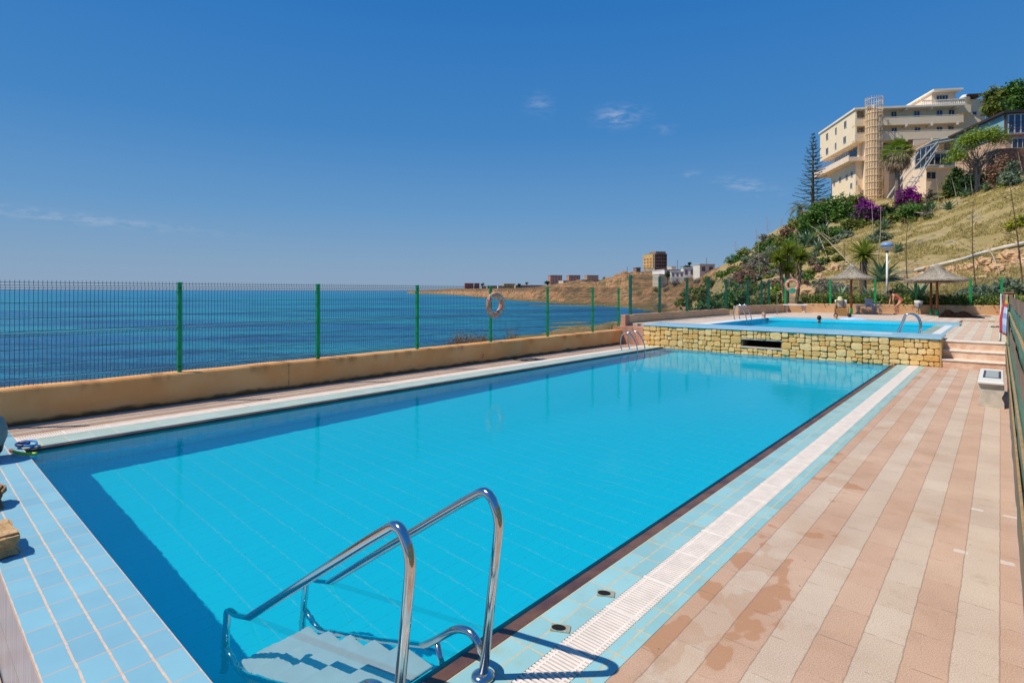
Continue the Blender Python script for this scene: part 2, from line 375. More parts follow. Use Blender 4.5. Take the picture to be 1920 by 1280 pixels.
T_POOLW = tiles('pool_wall_tiles', (.02, .74, .94), (.08, .5, .66), .14, .275, 0, 0, .006, .008, axis='yz', rough=.5)
T_POOLX = tiles('pool_wall_tiles_end', (.02, .74, .94), (.08, .5, .66), .14, .275, 0, 0, .006, .008, axis='xz', rough=.5)
GRATE = M('cream_grate', (.82, .74, .67), .55, .06, 8, spec=.3)
GAP = M('grate_channel', (.07, .055, .045), .8, .2)

PX0, PX1, PY0, PY1, WZ, FZ = -9.14, -2.24, 1.08, 18.5, -.04, -1.12
recv = []
def R_(o): o.cycles.is_caustics_receiver = True; recv.append(o); return o

pf = MB().quadmesh([(PX0, PY0, FZ), (PX1, PY0, FZ), (PX1, PY1, FZ), (PX0, PY1, FZ)], [(0, 1, 2, 3)])
R_(struct('pool_floor', pf, T_POOL))
R_(struct('pool_side_wall', MB().quadmesh([(PX0, PY0, FZ), (PX0, PY1, FZ), (PX0, PY1, 0), (PX0, PY0, 0), (PX1, PY0, FZ), (PX1, PY0, 0), (PX1, PY1, 0), (PX1, PY1, FZ)], [(0, 1, 2, 3), (4, 5, 6, 7)]), T_POOLW))
R_(struct('pool_end_wall', MB().quadmesh([(PX0, PY0, FZ), (PX0, PY0, -.03), (PX1, PY0, -.03), (PX1, PY0, FZ), (PX0, PY1, FZ), (PX1, PY1, FZ), (PX1, PY1, -.1), (PX0, PY1, -.1)], [(0, 1, 2, 3), (4, 5, 6, 7)]), T_POOLX))
WATER = watermat('pool_water', (.84, .99, 1.0), .0012, 9.0)
wv = MB().quadmesh([(PX0 - .05, PY0 - .01, WZ), (PX1 + .06, PY0 - .01, WZ), (PX1 + .06, PY1 + .02, WZ), (PX0 - .05, PY1 + .02, WZ)], [(0, 1, 2, 3)])
wo = struct('pool_water', wv, WATER, smooth=True); wo.cycles.is_caustics_caster = True

struct('pool_deck', MB().box(-1.51, 4, -5, 18.5, -.4, 0), PAV)
struct('walkway', MB().box(-10.82, -9.95, 1.08, 18.5, -.4, 0), PAV2)
struct('lower_ground', MB().box(-10.82, -2.3, -6, .502, -1.0, -.74), PAV)
struct('deck_tile_border', MB().box(-2.125, -1.872, -5, 18.5, -.4, 0).box(-1.642, -1.512, -5, 18.5, -.4, .001), T_DECK)
struct('walkway_tile_border', MB().box(-9.68, -9.2, 1.08, 18.5, -.4, 0), T_LEFT)
struct('pool_rim', MB().quadmesh([(-2.30, -5, -.075), (-2.215, -5, -.03), (-2.213, -5, -.008), (-2.123, -5, .003), (-2.123, -5, -.3), (-2.30, -5, -.3)] +
       [(-2.30, PY1, -.075), (-2.215, PY1, -.03), (-2.213, PY1, -.008), (-2.123, PY1, .003), (-2.123, PY1, -.3), (-2.30, PY1, -.3)],
       [(0, 6, 7, 1), (1, 7, 8, 2), (2, 8, 9, 3), (0, 1, 2, 3, 4, 5), (5, 11, 6, 0)]).box(-9.202, -9.1, 1.08, PY1, -.2, -.006), BROWNEDGE)


def grate(name, x0, x1, y0, y1, z, label, pitch=.027):
    o = empty(name, (x0, y0, z), label, 'drain grate')
    MB().box(0, x1 - x0, 0, y1 - y0, -.3, -.022).build('channel', GAP, o)
    g = MB(); n = int((y1 - y0) / pitch); w = x1 - x0
    for i in range(n):
        a = i * pitch + .003; g.box(.004, w - .004, a, a + pitch * .6, -.02, .002)
    for bx in (.025, w - .045): g.box(bx, bx + .012, 0, y1 - y0, -.025, -.0015)
    for i in range(int((y1 - y0) / .5)): g.box(.002, w - .002, i * .5, i * .5 + .0225, -.02, .0028)
    g.build('slats', GRATE, o); return o


grate('drain_grate', -1.872, -1.642, -1, 18.5, 0, 'cream slotted drain grate along the wide striped terrace')
grate('drain_grate', -9.95, -9.68, 1.08, 18.5, 0, 'cream slotted drain grate along the narrow walkway by the sea wall')

lg = empty('tiled_ledge', (-6.5, .8, 0), 'sky blue tiled ledge closing the near end of the big pool', 'ledge')
lt = MB().box(-10.82 + 6.5, -2.303 + 6.5, .5 - .8, 1.08 - .8, -.02, .006).build('top', T_LEDGE, lg)
MB().box(-10.80 + 6.5, -2.31 + 6.5, .512 - .8, 1.068 - .8, -1.2, -.02).build('side', T_LEDGEF, lg)

# sockets of a removed ladder
for (px, py), lb in (((1050, 1178), 'rusty open floor socket in the turquoise tiles, the one closer to the steel handrails'), ((1135, 1113), 'rusty open floor socket in the turquoise tiles, the one farther from the handrails')):
    q = G(px, py); e = empty('floor_socket', (q.x, q.y, .002), lb, 'socket', 'ladder sockets in the pool edge', rz=.5)
    MB().box(-.055, .06, -.035, .035, -.01, .004).build('frame', M('rusty_frame', (.34, .27, .17), .8, .4, 40, col2=(.30, .42, .42)), e)
    MB().lathe([(.001, .0045), (.034, .0045), (.034, .006), (.001, .006)], 18, Matrix.Translation((-.008, 0, 0)) @ Matrix.Diagonal((1.25, .85, 1, 1))).build('hole_shade_disc', DARK, e)  # flat black disc on the frame, painted darkness of the hole

mh = empty('manhole_cover', (-10.38, 12.3, .0), 'round dark manhole cover set in the narrow walkway', 'manhole cover')
MB().lathe([(.001, -.05), (.40, -.05), (.40, .006), (.34, .006), (.335, .004), (.001, .004)], 32).build('rim', M('cast_iron', (.16, .12, .09), .7, .3, 20), mh)
MB().lathe([(.001, .0), (.28, .0), (.27, .009), (.001, .009)], 32).build('lid', M('iron_lid', (.33, .25, .18), .8, .3, 15), mh)


def stuccomat(name, stain, ca=(.86, .385, .13), cb=(.92, .49, .20)):
    m, t, b = newmat(name); pos = t.n('ShaderNodeNewGeometry').outputs['Position']; X, Y, Z = t.xyz(pos)
    c = t.mix(t.ss(t.noise(pos, 1.6, 5), .3, .7), ca, cb)
    c = t.mix(.45, c, t.mix(t.noise(pos, 70, 3, .7), (.25, .25, .25), (.75, .75, .75)), 'OVERLAY')
    dr = t.noise(t.comb(t.m('MULTIPLY', Y, 3.0), t.m('MULTIPLY', Z, .7), X), 1.0, 4)      # runs down from the cap
    c = t.mix(t.m('MULTIPLY', t.m('MULTIPLY', t.ss(dr, .5, .7), t.ss(Z, stain + .32, stain + .54)), .6), c, (.30, .105, .035))
    base = t.ss(t.m('ADD', Z, t.m('MULTIPLY', t.noise(pos, 3.2, 4), -.16)), stain + .03, stain - .05)
    c = t.mix(t.m('MULTIPLY', base, .85), c, (.06, .03, .018))
    c = t.mix(t.m('MULTIPLY', t.m('LESS_THAN', t.m('ABSOLUTE', t.m('SUBTRACT', t.m('ADD', Y, t.m('MULTIPLY', t.noise(pos, 8, 3), .06)), 5.36)), .008), .6), c, (.2, .1, .05))
    t.set(b.inputs['Base Color'], c); b.inputs['Roughness'].default_value = .9; b.inputs['Specular IOR Level'].default_value = .12
    bn = t.n('ShaderNodeBump', i_Strength=.5, i_Distance=.012, i_Height=t.noise(pos, 75, 3, .7)); t.set(b.inputs['Normal'], bn.outputs[0]); return m


def wavy_wall(pts, t0, zb, zt, n, jit=.006):
    """wall along a polyline of (x, y); t0 thickness to the sea side, slightly uneven top"""
    mb = MB(); P2 = []
    for i in range(len(pts) - 1):
        a, b = Vector(pts[i]), Vector(pts[i + 1])
        for k in range(n if i < len(pts) - 2 else n + 1): P2.append(a.lerp(b, k / n))
    vs = []
    for i, p in enumerate(P2):
        d = (P2[min(i + 1, len(P2) - 1)] - P2[max(0, i - 1)]).normalized(); nrm = Vector((-d.y, d.x))
        jz = jit * 2 * noise.noise(Vector((p.x * 1.1, p.y * 1.1, 0))); zz = zt + jz
        q = p + nrm * t0
        for (pp, z) in ((p, zb), (p, zz - .025), (p + nrm * .02, zz), (q - nrm * .02, zz), (q, zz - .025), (q, zb)): vs.append((pp.x, pp.y, z))
    m_ = len(P2); fs = []
    for i in range(m_ - 1):
        for k in range(5): fs.append((i * 6 + k, i * 6 + k + 1, (i + 1) * 6 + k + 1, (i + 1) * 6 + k))
    fs += [tuple(range(6)), tuple(range((m_ - 1) * 6 + 5, (m_ - 1) * 6 - 1, -1))]
    return mb.quadmesh(vs, fs)


ST0 = stuccomat('sea_wall_stucco', 0.0); ST1 = stuccomat('upper_wall_stucco', .66, (.68, .40, .21), (.76, .49, .28))  # light put into colour: orange raised for shaded sea wall, paler where sunlit
tag(wavy_wall([(-10.8, -7), (-10.8, 18.62)], .4, -.6, .535, 80).build('sea_wall', ST0, smooth=False), 'low ochre stucco wall with damp stains between the walkway and the sea', 'wall')
WALLL = [(-10.9, 19.22), (-10.9, 29.9)]; WALLJ = [(-10.42, 29.9), (-9.7, 36.3)]; WALLB = [(-9.7, 36.3), (.35, 39.7)]
tag(wavy_wall(WALLL, .3, .3, 1.08, 30).build('stucco_wall', ST1), 'ochre stucco parapet beside the upper pool, cut square at its near end', 'wall')
tag(wavy_wall(WALLJ, .3, .3, 1.24, 20).build('stucco_wall', ST1), 'short ochre stucco parapet behind the small pool ladder', 'wall')
tag(wavy_wall(WALLB, .3, .3, 1.29, 30).build('stucco_wall', ST1), 'sunlit ochre stucco wall behind the benches and parasols', 'wall')
T_TER = tiles('terracotta_slats', (.56, .30, .2), (.36, .17, .1), .07, .34, 0, 0, .008, .01, axis='xz', rough=.8)
tag(MB().box(-11.2, -9.9, 18.47, 19.2, -.3, .66).box(-11.1, -10.905, 18.9, 19.215, .66, 1.09).build('terracotta_block', T_TER), 'ribbed terracotta block joining the sea wall to the stone wall', 'wall')


# rubble wall of the upper pool
def stone_wall():
    o = empty('stone_wall', (-5.5, 18.5, 0), 'honey coloured rubble stone wall holding up the upper pool', 'wall')
    x0, x1, z0, z1 = -9.9, -1.2, -.12, .735; vx0, vx1, vz0, vz1 = -6.33, -5.15, .22, .44
    ox = -(-5.5)
    MB().box(x0 + ox, vx0 + ox, .02, .7, -1.2, z1).box(vx1 + ox, x1 + ox - .01, .02, .7, -1.2, z1).box(vx0 + ox, vx1 + ox, .02, .7, vz1, z1).box(vx0 + ox, vx1 + ox, .02, .7, -1.2, vz0).build('mortar', M('wall_mortar', (.32, .20, .10), .95, .3, 12), o)
    mb = MB()
    def stone(ax, bx, az, bz, fy=0.0):
        cx, cz = (ax + bx) / 2, (az + bz) / 2; n = 16; w, h = (bx - ax) / 2, (bz - az) / 2
        vs = []; dep = R.uniform(.02, .06); pw = R.uniform(4.5, 11)
        offs = [R.uniform(.95, 1.05) for _ in range(n)]; sk_, sk2 = R.uniform(-.16, .16), R.uniform(-.16, .16)
        tilt = R.uniform(-.25, .25); tz = R.uniform(-.25, .25)
        for (s_, d) in ((1.0, .03), (.995, -dep * .55), (.95, -dep * .9), (.6, -dep)):
            for k in range(n):
                a = 2 * math.pi * k / n + .13; c, s = math.cos(a), math.sin(a)
                rr = (abs(c) ** pw + abs(s) ** pw) ** (-1 / pw) * offs[k] * s_; c += sk_ * s * abs(s) * .5; s += sk2 * c * abs(c) * .5
                vs.append((cx + ox + w * rr * c, d + fy + (d < 0) * .02 * (tilt * rr * c + tz * rr * s) + R.uniform(-.003, .003), cz + h * rr * s))
        fs = [(i * n + k, (i + 1) * n + k, (i + 1) * n + (k + 1) % n, i * n + (k + 1) % n) for i in range(3) for k in range(n)] + [tuple(range(4 * n - 1, 3 * n - 1, -1))]
        mb.quadmesh(vs, fs)
    def fill(ax, bx, az, bz, depth=0):
        w, h = bx - ax, bz - az
        if w <= .02 or h <= .02: return
        big = R.uniform(.15, .27)
        if w > h * 1.6 and w > .22 and (w > .36 or R.random() < .75):
            c = ax + w * R.uniform(.36, .64); fill(ax, c, az, bz, depth + 1); fill(c, bx, az, bz, depth + 1)
        elif h > big and h > w * .8:
            c = az + h * R.uniform(.4, .6); fill(ax, bx, az, c, depth + 1); fill(ax, bx, c, bz, depth + 1)
        elif w > .38:
            c = ax + w * R.uniform(.36, .64); fill(ax, c, az, bz, depth + 1); fill(c, bx, az, bz, depth + 1)
        else:
            g = .0055; stone(ax + g, bx - g, az + g, bz - g)
    def bands(ax, bx, az, bz):
        x = ax
        while x < bx - .01:
            w = R.uniform(.55, .95); xe = bx if bx - x - w < .45 else x + w
            z = az
            while z < bz - .01:
                h = R.choice((.13, .17, .22, .27, .33)); ze = bz if bz - z - h < .11 else z + h
                fill(x, xe, z, ze); z = ze
            x = xe
    bands(x0, vx0 - .03, z0, z1); bands(vx1 + .03, x1, z0, z1); bands(vx0 - .03, vx1 + .03, vz1 + .035, z1); bands(vx0 - .03, vx1 + .03, z0, vz0 - .05)
    # returned side of the wall above the steps
    mb2 = mb; k = len(mb.v)
    mb.build('stones', islandmat('honey_stone', (.70, .39, .13), (.88, .60, .29), .9, .9, 26), o)
    e = mb_ = MB().box(vx0 + ox - .03, vx1 + ox + .05, -.05, .12, vz0 - .05, vz0 - .002, bev=.008).build('vent_sill', CONC, o)
    MB().box(vx0 + ox - .03, vx1 + ox + .05, -.035, .12, vz1 + .002, vz1 + .032).build('vent_lintel', CONC, o)
    MB().box(vx0 + ox + .001, vx1 + ox - .001, .55, .66, vz0, vz1).build('vent_shade_slab', DARK, o)  # black slab standing in for the unlit depth of the vent
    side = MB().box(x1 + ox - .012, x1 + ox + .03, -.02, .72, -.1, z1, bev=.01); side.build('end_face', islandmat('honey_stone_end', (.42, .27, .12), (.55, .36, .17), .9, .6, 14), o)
    return o


stone_wall()
tag(MB().box(-9.92, -1.17, 18.432, 20.12, .735, .79, bev=.008).build('blue_coping', T_COPE), kind='structure')
# steps
stp = empty('stone_steps', (-.6, 18.5, 0), 'three pink stone steps with pale nosings beside the rubble wall', 'steps')
for i, (y, z) in enumerate(((18.5, .225), (18.86, .45), (19.22, .68))):
    MB().box(-.568, .70, y - 18.5 + .012, 1.4, max(0, z - .23), z - .035).build('riser', STEPM, stp)
    MB().box(-.57, .70, y - 18.5 - .012, y - 18.5 + .40, z - .035, z, bev=.006).build('tread', NOSE, stp)

PAVU = pavers('upper_pavers', .2, .4, ((.62, .54, .44), (.62, .46, .36)), stain=False)
T_UP = tiles('grey_green_tiles', (.36, .46, .40), (.5, .45, .33), .15, .3, -1.95, 20, .008, .01)
struct('upper_deck', MB().box(-1.3, 4, 19.6, 32, .3, .678).box(-10.9, -8.86, 19.2, 30, .3, .755).box(-10.9, -1.302, 29.2, 41, .3, .757).box(-1.3, 4, 32, 41, .3, .765), PAVU)
struct('upper_tile_border', MB().box(-1.95, -1.64, 20.12, 28, .3, .676), T_UP)
struct('upper_drain', MB().box(-1.64, -1.41, 20.12, 28, .3, .68).box(-8.86, -8.3, 20.12, 29.2, .3, .762), WHITE)
struct('upper_blue_border', MB().box(-1.41, -1.3, 20.12, 28, .3, .677).box(-8.3, -1.2, 27.6, 29.2, .3, .759), tiles('upper_blue_tiles', (.30, .56, .68), (.5, .5, .45), .27, .27, 0, 0, .006, .006))
U0, U1, V0_, V1_, UW, UF = -8.3, -1.95, 20.12, 27.6, .655, -.5
R_(struct('upper_pool_floor', MB().quadmesh([(U0, V0_, UF), (U1, V0_, UF), (U1, V1_, UF), (U0, V1_, UF)], [(0, 1, 2, 3)]), T_POOL))
R_(struct('upper_pool_side_wall', MB().quadmesh([(U0 + .004, V0_, UF), (U0 + .004, V1_, UF), (U0 + .004, V1_, .74), (U0 + .004, V0_, .74), (U1 - .004, V0_, UF), (U1 - .004, V0_, .665), (U1 - .004, V1_, .665), (U1 - .004, V1_, UF)], [(0, 1, 2, 3), (4, 5, 6, 7)]), T_POOLW))
R_(struct('upper_pool_end_wall', MB().quadmesh([(U0, V0_ + .004, UF), (U0, V0_ + .004, .73), (U1, V0_ + .004, .73), (U1, V0_ + .004, UF), (U0, V1_ - .004, UF), (U1, V1_ - .004, UF), (U1, V1_ - .004, .74), (U0, V1_ - .004, .74)], [(0, 1, 2, 3), (4, 5, 6, 7)]), T_POOLX))
w2 = struct('upper_pool_water', MB().quadmesh([(U0, V0_, UW), (U1, V0_, UW), (U1, V1_, UW), (U0, V1_, UW)], [(0, 1, 2, 3)]), watermat('upper_pool_water', (.72, .96, 1.0), .022, 4.0, .25), smooth=True); w2.cycles.is_caustics_caster = True
struct('sea', MB().quadmesh([(-4e4, -4e4, -5), (4e4, -4e4, -5), (4e4, 4e4, -5), (-4e4, 4e4, -5)], [(0, 1, 2, 3)]), seamat())


# ------------------------------------------------------------------ ladders
def near_ladder():
    o = empty('pool_ladder', (-2.0, 2.03, 0), 'big steel handrails with white steps going down into the near end of the large pool', 'pool ladder')
    r = .0245
    for y in (0.0, -.555):
        pts = bend([(0, y, 0), (.115, y, .86), (.03, y, .985), (-.16, y, .865), (-1.70, y, -.17), (-1.83, y, -.19), (-1.90, y, -1.05)], [.16, .10, .22, .06, .06], 8)
        rail = R_(MB().tube(pts, r, 14).build('handrail', STEEL, o, smooth=True))
        R_(MB().lathe([(.001, 0), (.062, 0), (.06, .012), (.045, .022), (.03, .03), (.0, .032)], 24, Matrix.Translation((0, y, .002))).build('flange', STEEL, rail, smooth=True))
        sp = bend([(.015, y, .11), (-.08, y, .205), (-.20, y, .175), (-.42, y, .0), (-1.66, y, -.84), (-1.86, y, -.72)], [.07, .07, .1, .2, .05], 6)
        R_(MB().tube(sp, .021, 12).build('stringer', STEEL, o, smooth=True))
        R_(MB().tube([(-.36, y, .02), (-.28, y, -.2)], .017, 10).build('brace', STEEL, o, smooth=True))
    for i in range(5):
        xa = -.38 - i * .275; z = -.16 - i * .175
        R_(MB().box(xa - .29, xa, -.545, -.012, z - .03, z, bev=.006).build('tread', WHITE, o))
    return o


near_ladder()


def loop_ladder(name, label, loc, ang, foot, wat, h, gap, rungs=3, r=.021):
    """two arched handrails: from the deck foot over the edge into the water (local +x = into the pool)"""
    o = empty(name, loc, label, 'pool ladder', rz=ang)
    for y in (0, gap):
        pts = smooth_path([(-foot, y, 0), (-foot - .05, y, h * .45), (-foot + .0, y, h * .82), (-foot + .12, y, h * .99), (-foot + .3, y, h * .97), (wat - .1, y, h * .62), (wat, y, .12), (wat, y, -.2), (wat, y, -1.0)], 6)
        R_(MB().tube(pts, r, 10).build('handrail', STEEL, o, smooth=True))
    for i in range(rungs): R_(MB().box(wat - .04, wat + .05, 0, gap, -.3 - i * .26, -.27 - i * .26).build('rung', STEEL, o))
    return o


loop_ladder('pool_ladder', 'steel pool ladder by the sea wall in the far corner of the large pool', (-9.35, 16.35, 0), 0, .22, .36, .62, .52)
loop_ladder('pool_ladder', 'steel pool ladder on the sea side of the upper pool', (-8.45, 24.2, .76), 0, .15, .33, .66, .62)
loop_ladder('pool_ladder', 'arched steel handrails leaving the upper pool above the stone wall', (-1.92, 20.45, .68), math.pi, .1, .38, .66, .42)


# ------------------------------------------------------------------ green mesh fences
def panel_mesh(name, w, h):
    """welded wire panel with three folds, standing on z = 0, along +x"""
    mb = MB(); fold = lambda z: .0
    zs = [0, .05, .085, .12, h * .5 - .035, h * .5, h * .5 + .035, h - .12, h - .085, h - .05, h + .03]
    dz = [0, 0, -.04, 0, 0, -.04, 0, 0, -.04, 0, 0]
    n = int(w / .053)
    for i in range(n + 1):
        x = w * i / n; mb.tube([(x, dz[k], zs[k]) for k in range(len(zs))], .0036, 3, caps=False)
    for z, d in ((.02, 0), (.05, 0), (.085, -.04), (.12, 0), (h * .2, 0), (h * .35, 0), (h * .5 - .035, 0), (h * .5, -.04), (h * .5 + .035, 0), (h * .65, 0), (h * .8, 0), (h - .12, 0), (h - .085, -.04), (h - .05, 0), (h - .005, 0)):
        mb.tube([(0, d, z), (w, d, z)], .0042, 3, caps=False)
    me = bpy.data.meshes.new(name); me.from_pydata([tuple(p) for p in mb.v], [], mb.f); me.materials.append(WIRE); return me


def post_mesh(h, mat, r=.03):
    mb = MB().box(-r, r, -r, r, 0, h + .02, bev=.006).box(-r - .006, r + .006, -r - .006, r + .006, h + .02, h + .045, bev=.008)
    for z in (.12, .42, h * .5, h * .74, h - .15): mb.box(-r - .012, r + .012, -r - .012, .0, z, z + .035)
    me = bpy.data.meshes.new('post'); me.from_pydata([tuple(p) for p in mb.v], [], mb.f); me.materials.append(mat); return me


def fence(label, pts, zb, h, mat, group=None, pr=.03):
    o = empty('mesh_fence', (pts[0][0], pts[0][1], zb), label, 'fence', group)
    pm = post_mesh(h, mat, pr); cache = {}
    for i, p in enumerate(pts):
        q = bpy.data.objects.new('post', pm); COL.objects.link(q); q.parent = o; q.location = (p[0] - pts[0][0], p[1] - pts[0][1], (p[2] - zb) if len(p) > 2 else 0)
        if i + 1 < len(pts):
            n = pts[i + 1]; d = Vector((n[0] - p[0], n[1] - p[1])); L = d.length; k = round(L, 1)
            if k not in cache: cache[k] = panel_mesh('mesh_panel', k, h)
            m = bpy.data.objects.new('mesh_panel', cache[k]); COL.objects.link(m); m.parent = o
            m.location = (p[0] - pts[0][0], p[1] - pts[0][1], q.location.z + .02); m.rotation_euler = (0, 0, math.atan2(d.y, d.x)); m.scale = (L / k, 1, 1)
    return o


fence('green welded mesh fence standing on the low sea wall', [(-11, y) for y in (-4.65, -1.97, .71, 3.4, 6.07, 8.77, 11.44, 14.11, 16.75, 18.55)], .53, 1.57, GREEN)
def on_line(u, A, B):
    """point of the line A-B seen in picture column u"""
    d = ray(u, 560); A, B = Vector(A), Vector(B); e = B - A
    t = (A.x * d.y - A.y * d.x) / (e.y * d.x - e.x * d.y); return A + e * t
pu = [(-11.05, y) for y in (19.54, 22.07, 24.85, 27.38, 29.8)] + [tuple(on_line(u, (-10.57, 29.9), (-9.85, 36.3))) for u in (1402, 1428, 1442)]
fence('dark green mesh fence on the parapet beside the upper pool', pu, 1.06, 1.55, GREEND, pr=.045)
pb = [tuple(on_line(u, (-9.8, 36.45), (.35, 39.85))) for u in (1473, 1557, 1641, 1718, 1820, 1878)]
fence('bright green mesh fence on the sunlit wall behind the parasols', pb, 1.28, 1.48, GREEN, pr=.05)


def rope_mat(): return M('faded_rope', (.5, .42, .35), .9, .2, 30)
def ring(label, loc, rz, tilt, R0=.29, r=.075, scale=1.0):
    o = empty('lifebuoy', loc, label, 'life buoy', 'life buoys hung on the fences', rz=rz)
    def tor(R0, r, a0, a1, seg=40, s2=12, sq=1.0):
        mb = MB(); mb.tube([(R0 * math.cos(a0 + (a1 - a0) * i / seg), 0, R0 * math.sin(a0 + (a1 - a0) * i / seg)) for i in range(seg + 1)], r, s2); return mb
    b = tor(R0, r, 0, 2 * math.pi - .001, 56, 14).build('ring', M('faded_orange', (.66, .22, .11), .7, .25, 9, .3, 40, col2=(.74, .40, .28)), o, smooth=True)
    for k in range(4):
        a = math.pi / 4 + k * math.pi / 2; tor(R0, r + .004, a - .09, a + .09, 6, 14).build('band', M('worn_white_band', (.66, .58, .52), .8, .2, 30), o, smooth=True)
    pts = []
    for k in range(4):
        a = math.pi / 4 + k * math.pi / 2
        for j in range(7): t = j / 7; pts.append(((R0 + r + .012 + .05 * math.sin(math.pi * t)) * math.cos(a + t * math.pi / 2), -.03, (R0 + r + .012 + .05 * math.sin(math.pi * t)) * math.sin(a + t * math.pi / 2)))
    pts.append(pts[0]); MB().tube(pts, .009, 6).build('rope', rope_mat(), o, smooth=True)
    o.rotation_euler = (tilt, 0, rz); return o


ring('faded orange lifebuoy hung on the sea fence above the water', (-10.88, 11.50, 1.61), math.pi / 2 + .05, .06)
rb = on_line(1484, (-9.9, 36.2), (.35, 39.7)); ring('pinkish lifebuoy with turquoise rope bundle on the back fence', (rb.x + .05, rb.y - .08, 2.4), .33, 0, R0=.31)
rp = on_line(1484, (-9.9, 36.0), (.35, 39.6)); mbp = MB()
for i in range(26):
    a = R.uniform(0, 6.28); mbp.tube(smooth_path([(R.uniform(-.15, .15), R.uniform(-.05, .05), R.uniform(-.14, .14)) for _ in range(5)], 4), .014, 5)
tag(mbp.build('rope_bundle', M('turquoise_rope', (.03, .42, .30), .7, .2, 20), loc=(rp.x + .06, rp.y - .02, 2.06)), 'bundle of turquoise rope hanging under the pink lifebuoy', 'rope')

# fence on the side of the striped deck
sf = empty('screen_fence', (.11, 0, 0), 'tall green and brown screened fence along the edge of the striped deck', 'fence')
def netmat(name, a, b, sc1):
    m, t, bs = newmat(name); pos = t.n('ShaderNodeNewGeometry').outputs['Position']
    k = t.ss(t.noise(t.scale(pos, (1, .25, 1.2)), sc1, 6, .65), .42, .6); c = t.mix(k, a, b)
    X, Y, Z = t.xyz(pos); p = t.m('ADD', t.m('MULTIPLY', Y, 30), t.m('MULTIPLY', Z, 30)); q = t.m('SUBTRACT', t.m('MULTIPLY', Y, 30), t.m('MULTIPLY', Z, 30))
    h = t.m('MINIMUM', t.m('ABSOLUTE', t.m('SUBTRACT', t.m('FRACT', p), .5)), t.m('ABSOLUTE', t.m('SUBTRACT', t.m('FRACT', q), .5)))
    c = t.mix(t.m('MULTIPLY', t.m('LESS_THAN', h, .1), .55), c, (.42, .32, .2)); t.set(bs.inputs['Base Color'], c); bs.inputs['Roughness'].default_value = .75; return m
NETG = netmat('green_net', (.025, .16, .10), (.04, .26, .17), 5); NETB = netmat('brown_net', (.16, .085, .05), (.28, .15, .09), 5); NETL = netmat('lattice_net', (.17, .13, .08), (.06, .12, .08), 3)
def sheet(z0, z1, dx, mat, nm, wob=.012):
    mb = MB(); n = 160; vs = []
    for i in range(n + 1):
        y = -1 + 40.5 * i / n
        for z in (z0, (z0 + z1) / 2, z1): vs.append((dx + wob * noise.noise(Vector((y * 1.7, z * 3, dx * 9))), y, z))
    mb.quadmesh(vs, [(i * 3 + k, (i + 1) * 3 + k, (i + 1) * 3 + k + 1, i * 3 + k + 1) for i in range(n) for k in range(2)]); mb.build(nm, mat, sf)
sheet(.58, 1.84, .015, NETG, 'green_net'); sheet(1.25, 1.46, .004, NETB, 'brown_net'); sheet(.02, .60, 0, NETL, 'lattice'); sheet(1.82, 1.94, .0, NETB, 'top_strip', .02)
for z in (1.67, 1.02, .62): MB().tube([(-.004, -1 + 40.5 * i / 60, z + .012 * noise.noise(Vector((i * .9, z, 0)))) for i in range(61)], .009, 5).build('batten', M('batten_wood', (.42, .26, .13), .8, .2, 20), sf)
for i in range(15): MB().box(.02, .1, -1 + i * 2.85, -.92 + i * 2.85, 0, 1.9).build('post', WOOD, sf)
tag(MB().box(.1, .5, 39.1, 39.6, .7, 1.95, bev=.02).box(.06, .54, 39.06, 39.64, 1.95, 2.02, bev=.01).build('brick_pillar', M('brick_pillar', (.33, .17, .11), .9, .25, 14, .5, 40)), 'brown brick pillar where the screened fence meets the back wall', 'pillar')


# ------------------------------------------------------------------ things on the terraces
def cloth(name, label, cat, pts_fn, nu, nv, mat, thick=.012, **k):
    vs = []; fs = []
    for s in (0, 1):
        for i in range(nu + 1):
            for j in range(nv + 1): vs.append(tuple(Vector(pts_fn(i / nu, j / nv)) + Vector((0, 0, 1)) * thick * s * (1 if cat != 'towel' else 0) + Vector((-1, 0, 0)) * thick * s * (cat == 'towel')))
    n1 = (nu + 1) * (nv + 1)
    for i in range(nu):
        for j in range(nv):
            a = i * (nv + 1) + j; q = (a, a + nv + 1, a + nv + 2, a + 1); fs.append(q[::-1]); fs.append(tuple(x + n1 for x in q))
    rim = [i * (nv + 1) for i in range(nu + 1)] + [nu * (nv + 1) + j for j in range(1, nv + 1)] + [i * (nv + 1) + nv for i in range(nu - 1, -1, -1)] + list(range(nv - 1, 0, -1))
    for i in range(len(rim)): a, b = rim[i], rim[(i + 1) % len(rim)]; fs.append((a, b, b + n1, a + n1))
    o = MB().quadmesh(vs, fs).build(name, mat, smooth=True, **k); return tag(o, label, cat)


def towelmat():
    m, t, b = newmat('striped_towel'); X, Y, Z = t.xyz(t.n('ShaderNodeNewGeometry').outputs['Position'])
    r = t.n('ShaderNodeValToRGB'); r.color_ramp.interpolation = 'CONSTANT'; els = r.color_ramp.elements
    cols = [(0, (.62, .12, .12)), (.1, (.72, .25, .25)), (.14, (.35, .45, .75)), (.3, (.55, .66, .85)), (.44, (.3, .38, .66)), (.56, (.58, .72, .86)), (.7, (.62, .1, .1)), (.78, (.78, .55, .1)), (.86, (.3, .42, .2))]
    els[0].position = 0; els[0].color = (*cols[0][1], 1); els[1].position = cols[1][0]; els[1].color = (*cols[1][1], 1)
    for p, c in cols[2:]: e = els.new(p); e.color = (*c, 1)
    t.set(r.inputs[0], t.m('DIVIDE', t.m('SUBTRACT', Z, 1.22), .75)); 
    rr = t.mix(t.m('GREATER_THAN', Y, 12.98), r.outputs[0], (.50, .07, .08))
    t.set(b.inputs['Base Color'], rr); b.inputs['Roughness'].default_value = .95; b.inputs['Specular IOR Level'].default_value = .1; return m
